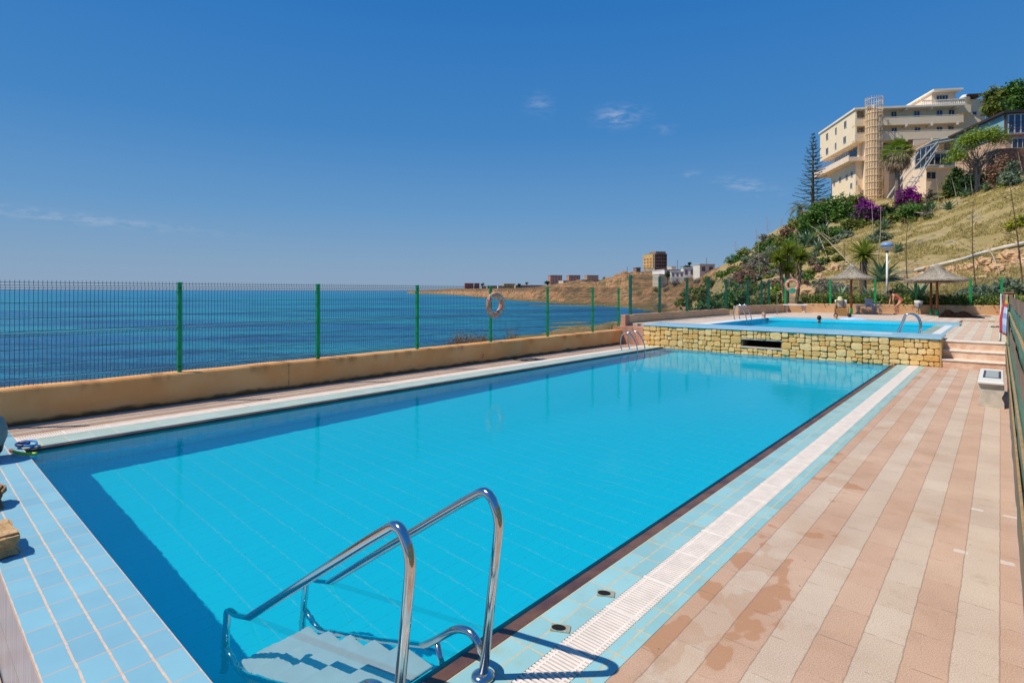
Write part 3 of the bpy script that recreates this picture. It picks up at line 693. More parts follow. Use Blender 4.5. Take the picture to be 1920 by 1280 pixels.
def tw(a, b):
    s = -.5 + a * 1.25; z = 1.965 - abs(s) * .92 if abs(s) > .05 else 1.965
    x = .098 - .085 * b * min(1, .25 + abs(s) * 1.6) - .012 * math.sin(b * 14 + s * 3) * min(1, abs(s) * 2) - .02 * max(0, s) if s > 0 else .18
    return (x, 12.3 + b * 1.25 + .04 * math.sin(s * 7), z)
cloth('beach_towel', 'colourful striped beach towel hung over the screened fence', 'towel', tw, 24, 16, towelmat())
cloth('white_towel', 'long thin white cloth hung on the fence beside the striped towel', 'towel', lambda a, b: (.03 - .012 * math.sin(b * 6) - .03 * a, 13.58 + b * .16, 1.975 - abs(-.3 + a * 1.2) * .98), 20, 5, WHITE)

bn = empty('concrete_bench', (-.12, 12.6, 0), 'pale concrete bench with a mosaic seat beside the screened fence', 'bench')
MB().box(-.18, .17, 0, 2.1, .405, .455, bev=.012).build('seat', WHITE, bn)
def curvy_leg(y0):
    prof = []
    for i in range(15):
        t = i / 14; z = .405 * t; w = .172 - .034 * math.exp(-((t - .45) / .13) ** 2); prof.append((w, z))
    vs = [(-w, y0, z) for w, z in prof] + [(w, y0, z) for w, z in reversed(prof)]; n = len(vs)
    vs2 = vs + [(x, y0 + .16, z) for x, y, z in vs]
    return MB().quadmesh(vs2, [tuple(range(n)), tuple(range(2 * n - 1, n - 1, -1))] + [((i + 1) % n, i, i + n, (i + 1) % n + n) for i in range(n)])
for y0 in (.06, 1.85): curvy_leg(y0).build('leg', CONC, bn)
mos = MB().box(-.12, .13, .55, 1.75, .455, .459).build('mosaic_panel', M('mosaic_border', (.045, .05, .13), .35, .3, 30), bn)
MB().box(-.085, .095, .62, 1.68, .459, .462).build('mosaic_field', tiles('mosaic_tiles', (.35, .45, .5), (.5, .5, .48), .03, .03, 0, 0, .004, .004), mos)


def white_bench(loc, rz, label):
    o = empty('concrete_bench', loc, label, 'bench', rz=rz)
    MB().box(-.62, .62, -.2, .2, .42, .49, bev=.015).build('seat', WHITE, o)
    for s in (-.46, .46): MB().lathe([(.13, 0), (.14, .05), (.09, .09), (.075, .16), (.11, .24), (.13, .3), (.1, .37), (.14, .42)], 16, Matrix.Translation((s, 0, 0))).build('leg', TERRA if False else M('bench_leg', (.64, .46, .36), .8, .12, 10), o, smooth=True)
    return o
def back_pt(u, off=.5):
    p = on_line(u, (-9.7, 36.3), (.35, 39.7)); n = Vector((-.32, .947)); p = p - n * (-off) if False else p - Vector((-.32, .947)) * off; return p
b1 = back_pt(1622, .45); b2 = back_pt(1489, .45)
white_bench((b1.x, b1.y, .757), .325, 'white concrete bench behind the grey plastic chair').scale = (.9, 1, 1)
white_bench((b2.x, b2.y, .757), .325, 'white concrete bench under the pinkish lifebuoy').scale = (1.05, 1, 1)


def plastic_chair(loc, rz):
    o = empty('plastic_chair', loc, 'pale grey plastic garden chair with arms in front of a white bench', 'chair', rz=rz)
    pm = M('grey_plastic', (.38, .44, .55), .45, .06, 5)
    MB().box(-.24, .24, -.22, .22, .4, .43, bev=.01).build('seat', pm, o)
    bk = MB(); m = Matrix.Translation((0, .2, .42)) @ Matrix.Rotation(-.22, 4, 'X')
    for i in range(7): bk.box(-.23 + i * .072, -.18 + i * .072, -.012, .012, .02, .4, mat=m)
    bk.box(-.25, .26, -.016, .016, .4, .46, mat=m); bk.box(-.25, .26, -.016, .016, .0, .05, mat=m); bk.build('backrest', pm, o)
    for sx in (-1, 1):
        for sy in (-1, 1): MB().tube([(sx * .21, sy * .19, .41), (sx * .27, sy * .26, 0)], [.024, .017], 8).build('leg', pm, o)
        MB().tube(bend([(sx * .27, -.2, .41), (sx * .28, -.22, .64), (sx * .27, .22, .66), (sx * .25, .26, .58)], .06), .02, 8).build('armrest', pm, o, smooth=True)
    return o
pc = back_pt(1627, 1.3); plastic_chair((pc.x, pc.y, .757), .9)

# wicker armchair with towel and hat
wc = G(1577, 592, .757); wk = M('honey_wicker', (.36, .2, .07), .8, .3, 40, .6, 90)
o = empty('wicker_armchair', (wc.x, wc.y, .757), 'honey brown wicker armchair at the back edge of the upper pool', 'chair', rz=.25); o.scale = (.92, .92, .92)
MB().box(-.24, .24, -.26, .24, .33, .40, bev=.03).build('seat', wk, o)
MB().tube(bend([(-.3, -.3, 0), (-.33, -.27, .5), (-.25, .26, .58), (.25, .26, .58), (.33, -.27, .5), (.3, -.3, 0)], .12), .035, 8).build('arm_frame', wk, o, smooth=True)
MB().box(-.25, .25, .22, .27, .35, .86, bev=.02).build('backrest', wk, o)
MB().box(-.27, .27, -.28, -.25, .02, .34, bev=.01).build('apron', wk, o)
for sx in (-.26, .26): MB().tube([(sx, .25, 0), (sx, .25, .4)], .025, 8).build('leg', wk, o)
cz = Matrix.Translation((wc.x, wc.y, .757)) @ Matrix.Rotation(.25, 4, 'Z')
def backtowel(a, b):
    s = -.4 + a * .8; y = .245 + (.045 if s > 0 else -.05) * min(1, abs(s) * 12); return tuple(cz @ Vector((-.27 + .54 * b, y + .01 * math.sin(b * 11), .82 - abs(s) * .9)))
cloth('white_towel', 'white towel draped over the back of the wicker armchair', 'cloth', backtowel, 16, 10, WHITE)
hat = MB().lathe([(.19, 0), (.2, .012), (.12, .03), (.115, .1), (.1, .17), (.05, .2), (.001, .205)], 20, Matrix.Translation(cz @ Vector((-.03, .22, .80))))
tag(hat.build('sun_hat', M('pale_straw', (.62, .62, .36), .9, .15, 30), smooth=True), 'pale yellow sun hat resting on top of the wicker armchair', 'hat')


def parasol(loc, label, R0=1.25, h=1.95, rz=0.0, sc1=1.0):
    o = empty('thatched_parasol', loc, label, 'parasol', 'thatched parasols behind the upper pool', rz=rz)
    MB().tube([(0, 0, .2), (0, 0, h + .3)], .055, 12).build('pole', WOOD, o, smooth=True)
    MB().lathe([(.075, 0), (.075, .3), (.06, .32), (.001, .32)], 16).build('pole_sleeve', GREEN, o, smooth=True)
    mb = MB()
    base = [(R0, h - .02), (R0 * .97, h + .05), (R0 * .7, h + .16), (R0 * .42, h + .33), (R0 * .2, h + .54), (R0 * .06, h + .76), (.001, h + .84)]
    mb.lathe([(.001, h + .25)] + [(r * .98, z - .03) for r, z in base[:1]] + base, 40)
    for k in range(2600):
        t = R.random() ** .6; a = R.uniform(0, 2 * math.pi); i = min(5, int((1 - t) * 6)); f = (1 - t) * 6 - i
        r = base[i][0] * (1 - f) + base[i + 1][0] * f; z = base[i][1] * (1 - f) + base[i + 1][1] * f
        L = R.uniform(.12, .24); r2 = min(r + L * .95, R0 + R.uniform(-.02, .09)); z2 = z - (r2 - r) * (.30 + .5 * (1 - t)) * .9 - R.uniform(-.0, .03)
        w = R.uniform(.006, .012); c, s = math.cos(a), math.sin(a); b = R.uniform(-.06, .06); c2, s2 = math.cos(a + b), math.sin(a + b)
        up = .02 + R.uniform(0, .015)
        mb.quadmesh([(r * c - w * s, r * s + w * c, z + up), (r * c + w * s, r * s - w * c, z + up), (r2 * c2 + w * s, r2 * s2 - w * c, z2 + up * .5), (r2 * c2 - w * s, r2 * s2 + w * c, z2 + up * .5)], [(0, 1, 2, 3)])
    mb.build('thatch', THATCH, o); o.scale = (sc1, sc1, sc1); return o
p1 = G(1596, 589, .757); p2 = G(1757, 592, .765); p3 = G(1748.5, 588.5, .765)
parasol((p1.x, p1.y, .757), 'grey thatched parasol with a single brown pole beside the wicker armchair', 1.12, 1.98, sc1=1.0)
parasol((p2.x, p2.y, .765), 'thatched parasol with a brown pole standing beside the dark heap of cloth', 1.36, 1.86)
parasol((p3.x, p3.y - .9, .765), 'thatched parasol mostly hidden behind the one next to the dark cloth', 1.25, 1.80)

lp = G(1663, 587.5, .76); o = empty('street_lamp', (lp.x, lp.y, .757), 'white lamp post with a blue topped globe on a green foot', 'lamp')
MB().tube([(0, 0, .2), (0, 0, 3.55)], [.065, .05], 14).build('pole', WHITE, o, smooth=True)
MB().lathe([(.11, 0), (.11, .24), (.08, .28), (.001, .28)], 16).build('foot', GREEN, o, smooth=True)
MB().lathe([(.06, 3.52), (.1, 3.58), (.06, 3.63)], 16).build('collar', M('grey_collar', (.12, .12, .13), .5), o, smooth=True)
MB().lathe([(.04, 3.62), (.16, 3.68), (.26, 3.82), (.29, 3.92), (.001, 3.93)], 24).build('globe', M('pale_globe', (.62, .58, .5), .3, .05), o, smooth=True)
MB().lathe([(.31, 3.90), (.33, 3.94), (.30, 4.03), (.21, 4.10), (.09, 4.14), (.001, 4.145)], 24).build('hood', M('blue_hood', (.17, .33, .62), .35, .1), o, smooth=True)

bp = back_pt(1719, .35); o = empty('litter_bin', (bp.x, bp.y, .757), 'grey litter bin with a white rim on a short post against the back wall', 'bin', rz=.3); o.scale = (.8, .8, .95)
MB().tube([(0, 0, 0), (0, 0, .5)], .035, 10).build('post', M('bin_post', (.2, .2, .2), .6), o)
MB().lathe([(.001, .36), (.16, .36), (.22, .46), (.23, .64), (.22, .65)], 20).build('body', M('bin_grey', (.30, .32, .35), .6), o, smooth=True)
MB().lathe([(.22, .63), (.245, .66), (.26, .80), (.245, .82), (.22, .80), (.20, .66)], 20).build('rim', WHITE, o, smooth=True)
MB().box(-.03, .03, -.24, -.22, .34, .72).build('strap', M('bin_strap', (.06, .08, .12), .6), o)

pl = G(1457, 589.5, .757); tag(MB().tube([(0, 0, 0), (0, .0, 1.25)], .022, 8).build('thin_post', M('galvanised', (.35, .33, .3), .4, .1, 10, metal=.6), loc=(pl.x, pl.y, .757)), 'thin bare metal post at the corner of the upper pool', 'post')

# dark heap of cloth
hc = G(1806, 595.5, .765)
def heap(a, b):
    x = -.95 + 1.75 * a; y = -.28 + .56 * b
    env = math.sin(math.pi * b) ** .6 * min(1, a * 6, (1 - a) * 5) ** .6
    h = (.26 * math.exp(-((a - .2) / .16) ** 2) + .22 * math.exp(-((a - .55) / .13) ** 2) + .08) * env
    n = noise.noise(Vector((x * 4, y * 6, 1))) * .07 + noise.noise(Vector((x * 11, y * 13, 4))) * .035
    return (hc.x + x + .06 * noise.noise(Vector((a * 4, b * 3, 8))), hc.y + y + .08 * noise.noise(Vector((a * 5, b * 2, 3))), .772 + max(0, h + n * env))
cloth('cloth_heap', 'dark brown heap of crumpled cloth on the upper deck', 'cloth', heap, 44, 20, M('dark_brown_cloth', (.016, .010, .009), 1.0, .4, 9, spec=.0))
q = G(1690, 626, .79); tag(MB().box(-.6, .15, -.10, .10, 0, .012, bev=.005).build('white_mat', WHITE, loc=(q.x - .35, q.y - .1, .791)), 'narrow white strip lying on the blue coping above the stone wall', 'mat')

fl = G(1871, 614, .679)
for i, (dx, dy, rz, lb) in enumerate(((-.14, 0, .4, 'black flip-flop on the upper deck, the one farther from the towel'), (.03, .06, 1.2, 'black flip-flop on the upper deck, the one right under the towel'))):
    o = empty('flip_flop', (fl.x + dx, fl.y + dy, .679), lb, 'sandal', 'pair of black flip-flops', rz=rz)
    MB().lathe([(.001, 0), (.09, 0), (.09, .022), (.001, .022)], 18, Matrix.Diagonal((.55, 1.5, 1, 1))).build('sole', M('black_rubber', (.02, .018, .018), .7), o)
    MB().tube(smooth_path([(-.045, -.02, .02), (-.02, .05, .06), (0, .09, .02), (.02, .05, .06), (.045, -.02, .02)], 4), .008, 6).build('strap', M('black_strap', (.02, .02, .02), .6), o)

# near left: bag, snorkelling things, stones on the ledge
bgp = Vector((-8.88, .67, .006)); o = empty('beach_bag', bgp, 'rounded grey beach bag with a dark base on the blue ledge', 'bag')
MB().lathe([(.15, .12), (.2, .16), (.235, .26), (.235, .36), (.2, .47), (.13, .55), (.06, .585), (.001, .59)], 28).build('body', M('grey_canvas', (.30, .27, .25), .55, .1, 6, .2, 60), o, smooth=True)
MB().lathe([(.001, 0), (.1, .0), (.15, .03), (.19, .09), (.203, .158), (.2, .162), (.15, .14)], 28).build('base', M('navy_base', (.012, .02, .03), .4, .2), o, smooth=True)
g1 = G(55, 852, .01)
o = empty('snorkel', (g1.x, g1.y, .02), 'lime green snorkel with a red tip lying beside the grey bag', 'snorkel')
MB().tube(smooth_path([(.14, .05, .02), (.05, -.04, .02), (-.08, -.1, .02), (-.2, -.13, .02)], 6), .017, 10).build('tube', M('lime_plastic', (.45, .62, .02), .4), o, smooth=True)
MB().tube([(-.2, -.13, .02), (-.26, -.14, .022)], .02, 10).build('tip', M('red_plastic', (.5, .04, .03), .4), o, smooth=True)
g2 = G(42, 838, .01)
o = empty('diving_mask', (g2.x, g2.y, .02), 'blue diving mask lying on the corner of the blue ledge', 'diving mask')
MB().tube(smooth_path([(-.08, -.02, .03), (-.03, .05, .04), (.06, .05, .04), (.1, 0, .03), (.05, -.05, .03), (-.04, -.05, .03), (-.08, -.02, .03)], 5), .02, 8).build('frame', M('navy_plastic', (.02, .06, .2), .4), o, smooth=True)
MB().tube(smooth_path([(-.07, -.02, .04), (-.16, .05, .03), (-.03, .13, .03), (.15, .1, .02), (.12, .0, .03)], 6), .014, 8).build('strap', M('blue_strap', (.02, .25, .6), .5), o, smooth=True)


def rough_block(name, label, c, size, rz, mat, seed):
    bm = bmesh.new(); bmesh.ops.create_cube(bm, size=1); bmesh.ops.bevel(bm, geom=bm.edges[:], offset=.09, segments=2, affect='EDGES')
    bmesh.ops.subdivide_edges(bm, edges=bm.edges[:], cuts=3, use_grid_fill=True)
    for v in bm.verts:
        p = Vector((v.co.x * size[0], v.co.y * size[1], v.co.z * size[2])); n = noise.noise(p * 7 + Vector((seed, 0, 0))) * .035 + noise.noise(p * 19 + Vector((seed, 5, 0))) * .018
        l = math.floor((p.z + .5) / .075); n += .014 * ((l * 7919 + seed) % 3 - 1); d = Vector((v.co.x, v.co.y, v.co.z * .5)).normalized(); v.co = p + d * n
    me = bpy.data.meshes.new(name); bm.to_mesh(me); bm.free(); me.materials.append(mat); o = bpy.data.objects.new(name, me); COL.objects.link(o); o.location = c; o.rotation_euler = (0, 0, rz); return tag(o, label, 'stone', 'sandstone blocks on the blue ledge')
SAND = M('sandstone', (.46, .27, .12), .95, .3, 7, .9, 25, spec=.1, col2=(.66, .44, .24), fine=.4)
rough_block('sandstone_block', 'layered golden sandstone block on the blue ledge, whole front face showing', (-5.72, .525, .085), (.42, .19, .165), .12, SAND, 3)
rough_block('sandstone_block', 'smaller brown sandstone block on the blue ledge closer to the grey bag', (-6.95, .55, .085), (.3, .25, .17), -.1, M('brown_sandstone', (.36, .19, .08), .95, .3, 7, .8, 25), 9)


# ------------------------------------------------------------------ coast, cliffs and hillside: one sheet of ground, drawn as profiles
def zk(v): return ('v', v)
def wall_depth(u):
    k = (u - 960) / F; return 11.25 / max(.2, (.6646 - .7472 * k))
def bank(u): w = wall_depth(u); return [(w, -.25), (w + 1.2, -1.6), (w + 4, -3.4), (w + 10, -5.6), (w + 40, -9), (400, -9), (700, -9), (1500, -9), (2500, -9), (4200, -9)]
v = zk
PROF = {
    -2600: bank(-1000), -900: bank(-900), 0: bank(0), 400: bank(400), 700: bank(700),
    758: [(14, -.2), (16, -1.2), (24, -3.4), (45, -5.6), (150, -9), (1500, -9), (1600, -9), (1750, -9), (2500, -9), (4200, -9)],
    770: [(14, -.2), (17, -1), (27, -3), (55, -5.5), (150, -9), (1450, -5.3), (1480, v(547.6)), (1600, v(545.2)), (2200, -1), (4200, -9)],
    840: [(15.0, -.1), (20, -.7), (35, -2.8), (70, -5.5), (150, -9), (1050, -5.3), (1065, v(549)), (1120, v(542.6)), (1400, v(541.5)), (4200, v(544))],
    900: [(15.8, -.05), (22, -.6), (45, -2.5), (84, -5.4), (150, -9), (600, -5.3), (608, v(554)), (630, v(542)), (800, v(541.5)), (4200, v(543))],
    960: [(17, -.05), (25, -.8), (50, -3), (80, -5.3), (140, -8), (420, -5.3), (428, v(560)), (450, v(542)), (700, v(541)), (4200, v(543))],
    1010: [(18, -.05), (26, -.8), (50, -3), (90, -5.3), (150, -8), (350, -5.3), (362, v(563)), (390, v(541)), (600, v(538)), (4200, v(543))],
    1060: [(18.7, -.05), (28, -1), (60, -3.5), (115, -5.3), (160, -7.5), (290, -5.3), (305, v(566)), (350, v(532)), (600, v(530)), (4200, v(543))],
    1120: [(20, -.05), (30, -1), (60, -3.2), (125, -5.3), (170, -7), (265, -5.3), (280, v(566)), (340, v(530)), (600, v(528)), (4200, v(543))],
    1170: [(21.5, -.05), (32, -1), (60, -3), (135, -5.3), (170, -6.5), (235, -5.3), (260, v(568)), (318, v(514)), (500, v(517)), (4200, v(543))],
    1210: [(22.8, 0), (34, -1), (60, -3), (150, -5.2), (170, -5.6), (200, -5.3), (236, v(572)), (320, v(511)), (450, v(509)), (4200, v(543))],
    1250: [(24.3, 0), (34, -.6), (60, -2.5), (120, -4), (150, -4.5), (185, -4.5), (215, v(568)), (300, v(522)), (400, v(510)), (4200, v(543))],
    1300: [(26.6, 0), (36, 0), (55, -1), (85, -2), (115, v(570)), (150, v(556)), (200, v(540)), (270, v(523)), (350, v(513)), (4200, v(543))],
    1350: [(29.6, .2), (38, v(572)), (50, v(566)), (65, v(556)), (80, v(543)), (95, v(525)), (110, v(508)), (130, v(500)), (200, v(506)), (4200, v(540))],
    1400: [(33, .5), (38, v(568)), (46, v(560)), (58, v(548)), (72, v(527)), (86, v(505)), (100, v(486)), (118, v(474)), (160, v(480)), (2000, v(540))],
    1440: [(36.5, .9), (40, v(566)), (47, v(556)), (57, v(542)), (70, v(515)), (85, v(480)), (100, v(453)), (118, v(440)), (150, v(446)), (1500, v(540))],
    1500: [(35.6, 1), (39, v(563)), (46, v(551)), (56, v(531)), (68, v(502)), (83, v(462)), (100, v(427)), (115, v(406)), (150, v(408)), (1500, v(535))],
    1560: [(35.0, 1), (38, v(562)), (44, v(547)), (53, v(521)), (64, v(490)), (80, v(452)), (98, v(400)), (107, v(376)), (160, v(376)), (1500, v(530))],
    1640: [(34.0, 1), (37, v(560)), (42.5, v(542)), (51, v(513)), (62, v(477)), (78, v(433)), (95, v(393)), (105, v(374)), (180, v(372)), (1500, v(520))],
    1700: [(33.3, 1), (36, v(559)), (41.5, v(538)), (49, v(507)), (58, v(470)), (72, v(428)), (88, v(394)), (102, v(375)), (180, v(372)), (1500, v(520))],
    1760: [(32.5, 1), (35, v(558)), (40.5, v(534)), (47, v(500)), (56, v(458)), (68, v(418)), (82, v(384)), (98, v(366)), (180, v(362)), (1500, v(500))],
    1820: [(31.7, 1), (34.3, v(557)), (39.5, v(530)), (45.5, v(490)), (53, v(447)), (64, v(402)), (76, v(369)), (90, v(350)), (180, v(340)), (1500, v(480))],
    1880: [(31, 1), (33.6, v(556)), (38.5, v(527)), (44.5, v(482)), (51, v(432)), (60, v(383)), (70, v(352)), (84, v(330)), (180, v(310)), (1500, v(470))],
    1940: [(30.4, 1), (33, v(555)), (37.6, v(524)), (43.5, v(473)), (49, v(418)), (57, v(368)), (66, v(340)), (80, v(315)), (180, v(295)), (1500, v(460))],
    2700: [(12, 0), (16, v(560)), (22, v(500)), (30, v(430)), (36, v(370)), (44, v(330)), (55, v(310)), (70, v(290)), (180, v(280)), (1500, v(460))],
}
UK = sorted(PROF)
def prof(u):
    u = max(UK[0], min(UK[-1], u)); i = max(j for j in range(len(UK)) if UK[j] <= u); i = min(i, len(UK) - 2); a, b = UK[i], UK[i + 1]; f = (u - a) / (b - a)
    out = []
    for (Za, ya), (Zb, yb) in zip(PROF[a], PROF[b]):
        za = ya if not isinstance(ya, tuple) else HC + (V0 + ROLL * (a - 960) - ya[1]) / F * Za
        zb = yb if not isinstance(yb, tuple) else HC + (V0 + ROLL * (b - 960) - yb[1]) / F * Zb
        out.append((Za + (Zb - Za) * f, za + (zb - za) * f))
    return out
def tz(u, Z, pr=None):
    pr = pr or prof(u)
    if Z <= pr[0][0]: return pr[0][1]
    for (Za, za), (Zb, zb) in zip(pr, pr[1:]):
        if Z <= Zb:
            z = za + (zb - za) * (Z - Za) / (Zb - Za); break
    else: return pr[-1][1]
    p = CW((u - 960) / F * Z, Z, 0)
    far = Z > 150
    s = .055 if far else .19
    q = Vector((p.x * s, p.y * s, 0)); n = noise.fractal(q, .8, 2.1, 5)
    rid = 1 - abs(noise.noise(Vector((p.x * s * 2.2, p.y * s * 2.2, 5))))
    amp = min(.34, (Z - pr[0][0]) * .035) if not far else min(2.6, .0062 * Z)
    if Z > 380: amp *= .35
    if z < -5.6: amp *= .2
    elif far: amp *= min(1, max(.12, (z + 5.3) / 5))
    return z + amp * (n * 1.0 + (rid - .75) * (.9 if far else .5))
def hit(u, vv, z0=25):
    """point of the ground seen at a picture position"""
    pr = prof(u); Z = z0; d = ray(u, vv)
    while Z < 3000:
        if HC + d.z * Z < tz(u, Z, pr): break
        Z *= 1.004
    return Z, Vector((*(CW((u - 960) / F * Z, Z, 0)).xy, tz(u, Z, pr)))


def terrain():
    us = [-2600, -1800, -1200, -900, -600, -300] + list(range(0, 700, 40)) + list(np.arange(700, 2000, 4.0)) + list(range(2000, 2720, 20))
    T = np.linspace(0, 1, 260); vs = []; fs = []; n = len(T)
    for u in us:
        pr = prof(u); Z0, Z1 = pr[0][0], pr[-1][0]
        for t in T:
            Z = Z0 * (Z1 / Z0) ** (t ** 1.05) if t < 1 else Z1
            p = CW((u - 960) / F * Z, Z, tz(u, Z, pr)); vs.append(tuple(p))
    for i in range(len(us) - 1):
        for k in range(n - 1): fs.append((i * n + k, (i + 1) * n + k, (i + 1) * n + k + 1, i * n + k + 1))
    m, t, b = newmat('coast_ground'); g = t.n('ShaderNodeNewGeometry'); pos = g.outputs['Position']; X, Y, Z = t.xyz(pos)
    d = t.vm('DOT_PRODUCT', pos, tuple(FW)); lat = t.vm('DOT_PRODUCT', pos, tuple(RT)); nz_ = t.xyz(g.outputs['True Normal'])[2]
    f1 = t.noise(pos, .22, 6, .6); f2 = t.noise(pos, .9, 6, .62); f3 = t.noise(pos, .045, 5, .6)
    rock = t.mix(t.ss(f2, .38, .6), (.36, .18, .08), (.62, .40, .23)); rock = t.mix(t.ss(f3, .45, .6), rock, (.42, .30, .19))
    cf = t.noise(pos, .11, 6, .72); rock = t.mix(t.m('MULTIPLY', t.ss(cf, .53, .62), .85), rock, (.15, .105, .06)); rock = t.mix(t.m('MULTIPLY', t.ss(cf, .40, .33), .7), rock, (.17, .15, .085))
    st = t.noise(t.comb(t.m('MULTIPLY', X, .03), t.m('MULTIPLY', Y, .03), t.m('MULTIPLY', Z, 1.1)), 1.0, 4); rock = t.mix(t.m('MULTIPLY', t.ss(st, .45, .62), .55), rock, (.25, .14, .075))
    grass = t.mix(t.ss(f1, .35, .65), (.36, .285, .12), (.49, .39, .19)); grass = t.mix(t.m('MULTIPLY', t.ss(f2, .48, .66), .7), grass, (.29, .235, .11))
    scrub = t.mix(t.ss(f2, .4, .6), (.19, .17, .10), (.36, .29, .19))
    hill = t.mix(t.ss(t.m('ADD', f1, t.m('MULTIPLY', t.ss(lat, 30.0, 12.0), .25)), .53, .66), grass, scrub)
    hill = t.mix(t.m('MULTIPLY', t.ss(f2, .56, .68), .65), hill, (.48, .31, .18))
    cliff = t.mix(t.ss(t.m('ADD', nz_, t.m('MULTIPLY', t.m('SUBTRACT', f1, .5), .8)), .72, .95), rock, t.mix(t.ss(f1, .45, .6), (.30, .20, .11), (.16, .14, .08)))
    cliff = t.mix(1.0, cliff, (1.25, 1.10, .98), 'MULTIPLY'); c = t.mix(t.ss(d, 95.0, 150.0), hill, cliff)
    shore = t.ss(t.m('ADD', Z, t.m('MULTIPLY', t.m('SUBTRACT', f2, .5), 1.6)), -3.3, -4.7); c = t.mix(shore, c, t.mix(t.ss(f2, .4, .6), (.13, .115, .03), (.36, .27, .13)))
    nearl = t.m('MULTIPLY', t.ss(lat, 24.0, 14.0), t.ss(d, 110.0, 60.0)); c = t.mix(t.m('MULTIPLY', nearl, .85), c, t.mix(t.ss(f2, .4, .62), (.44, .27, .15), (.30, .23, .10)))
    t.set(b.inputs['Base Color'], c); b.inputs['Roughness'].default_value = .95; b.inputs['Specular IOR Level'].default_value = .08
    fr_ = t.ss(d, 110.0, 190.0); strat = t.noise(t.comb(t.m('MULTIPLY', X, .05), t.m('MULTIPLY', Y, .05), t.m('MULTIPLY', Z, .55)), 1.0, 5, .65)
    hb = t.m('ADD', t.m('MULTIPLY', t.noise(pos, 1.6, 6, .7), .35), t.m('MULTIPLY', fr_, t.m('ADD', t.m('MULTIPLY', t.noise(pos, .10, 9, .68), 5.0), t.m('MULTIPLY', strat, 2.0))))
    bn = t.n('ShaderNodeBump', i_Strength=1.0, i_Distance=1.0, i_Height=hb); t.set(b.inputs['Normal'], bn.outputs[0])
    struct('terrain', MB().quadmesh(vs, fs), m, smooth=True)


terrain()
struct('side_ground', MB().box(.3, 14, -6, 40, -.6, -.03), M('dry_soil', (.33, .24, .12), .95, .3, 3))
# weedy rock shelves just awash in the bay
for i, (ua, va, ub, vb, w) in enumerate(((1033, 606, 1110, 604, 1.6), (1030, 614, 1072, 612, 1.2), (955, 634, 1045, 627, 2.2), (990, 572, 1120, 574, 1.5))):
    a, b_ = G(ua, va, -4.95), G(ub, vb, -4.95); mb = MB(); n = 26; vs = []
    for k in range(n + 1):
        p = a.lerp(b_, k / n); e = max(0, math.sin(math.pi * k / n)) ** .5; nn = (b_ - a).normalized(); s = Vector((-nn.y, nn.x, 0)); ww = w * e * (1 + .5 * noise.noise(p * .4)) * (1 + (va < 590) * 1.5)
        vs += [tuple(p - s * ww + Vector((0, 0, -.35))), tuple(p - s * ww * .7 + Vector((0, 0, .06 + .05 * noise.noise(p)))), tuple(p + s * ww * .7 + Vector((0, 0, .08 + .05 * noise.noise(p * 1.7)))), tuple(p + s * ww + Vector((0, 0, -.35)))]
    mb.quadmesh(vs, [(k * 4 + j, (k + 1) * 4 + j, (k + 1) * 4 + j + 1, k * 4 + j + 1) for k in range(n) for j in range(3)])
    struct('rock_shelf', mb, M('weedy_shelf', (.16, .15, .03), .8, .4, .6, .5, 4, col2=(.30, .24, .08)))


# ------------------------------------------------------------------ vegetation
def quads(name, C, A, B, mat, parent=None, taper=.25, fold=True):
    """leaf quads from centres C, half-length vectors A, half-width vectors B (numpy); tapering to the tip"""
    n = len(C); V = np.empty((n, 4, 3)); V[:, 0] = C - A * 1.0; V[:, 1] = C + B - A * .1; V[:, 2] = C + A; V[:, 3] = C - B - A * .1
    me = bpy.data.meshes.new(name); me.vertices.add(n * 4); me.vertices.foreach_set('co', V.ravel().astype(np.float32))
    me.loops.add(n * 4); me.loops.foreach_set('vertex_index', np.arange(n * 4, dtype=np.int32)); me.polygons.add(n)
    me.polygons.foreach_set('loop_start', np.arange(0, n * 4, 4, dtype=np.int32)); me.update(calc_edges=True); me.materials.append(mat)
    o = bpy.data.objects.new(name, me); COL.objects.link(o)
    if parent is not None: o.parent = parent
    return o


def leafcloud(blobs, n, size, clumps=None, aspect=.5, flat=.0, shell=.55):
    """positions, axes of leaves in clumps over the outer part of ellipsoid blobs [(x,y,z,rx,ry,rz)]"""
    b = np.array(blobs, float); vol = (b[:, 3] * b[:, 4] * b[:, 5]) ** .75; vol /= vol.sum(); clumps = clumps or max(8, n // 26)
    def pts(k, lo):
        i = NR.choice(len(b), k, p=vol); d = NR.normal(size=(k, 3)); d /= np.linalg.norm(d, axis=1)[:, None]
        r = NR.uniform(lo, 1.0, k) ** .7; r *= 1 + .22 * np.sin(d[:, 0] * 5 + i * 1.3) * np.cos(d[:, 1] * 4 + d[:, 2] * 5 + i)
        return b[i, :3] + d * b[i, 3:] * r[:, None], d
    cp, cdir = pts(clumps, shell); i = NR.integers(0, clumps, n)
    rr = float(np.mean(b[:, 3:])) * .26
    C = cp[i] + NR.normal(size=(n, 3)) * rr * np.array([1, 1, .75]); nrm = cdir[i] * .8 + NR.normal(size=(n, 3)) * .7 + np.array([0, 0, .45 + flat]); nrm /= np.linalg.norm(nrm, axis=1)[:, None]
    t = NR.normal(size=(n, 3)); t -= nrm * (t * nrm).sum(1)[:, None]; t /= np.linalg.norm(t, axis=1)[:, None]
    s = size * NR.uniform(.6, 1.35, n)[:, None]; return C, t * s, np.cross(nrm, t) * s * aspect


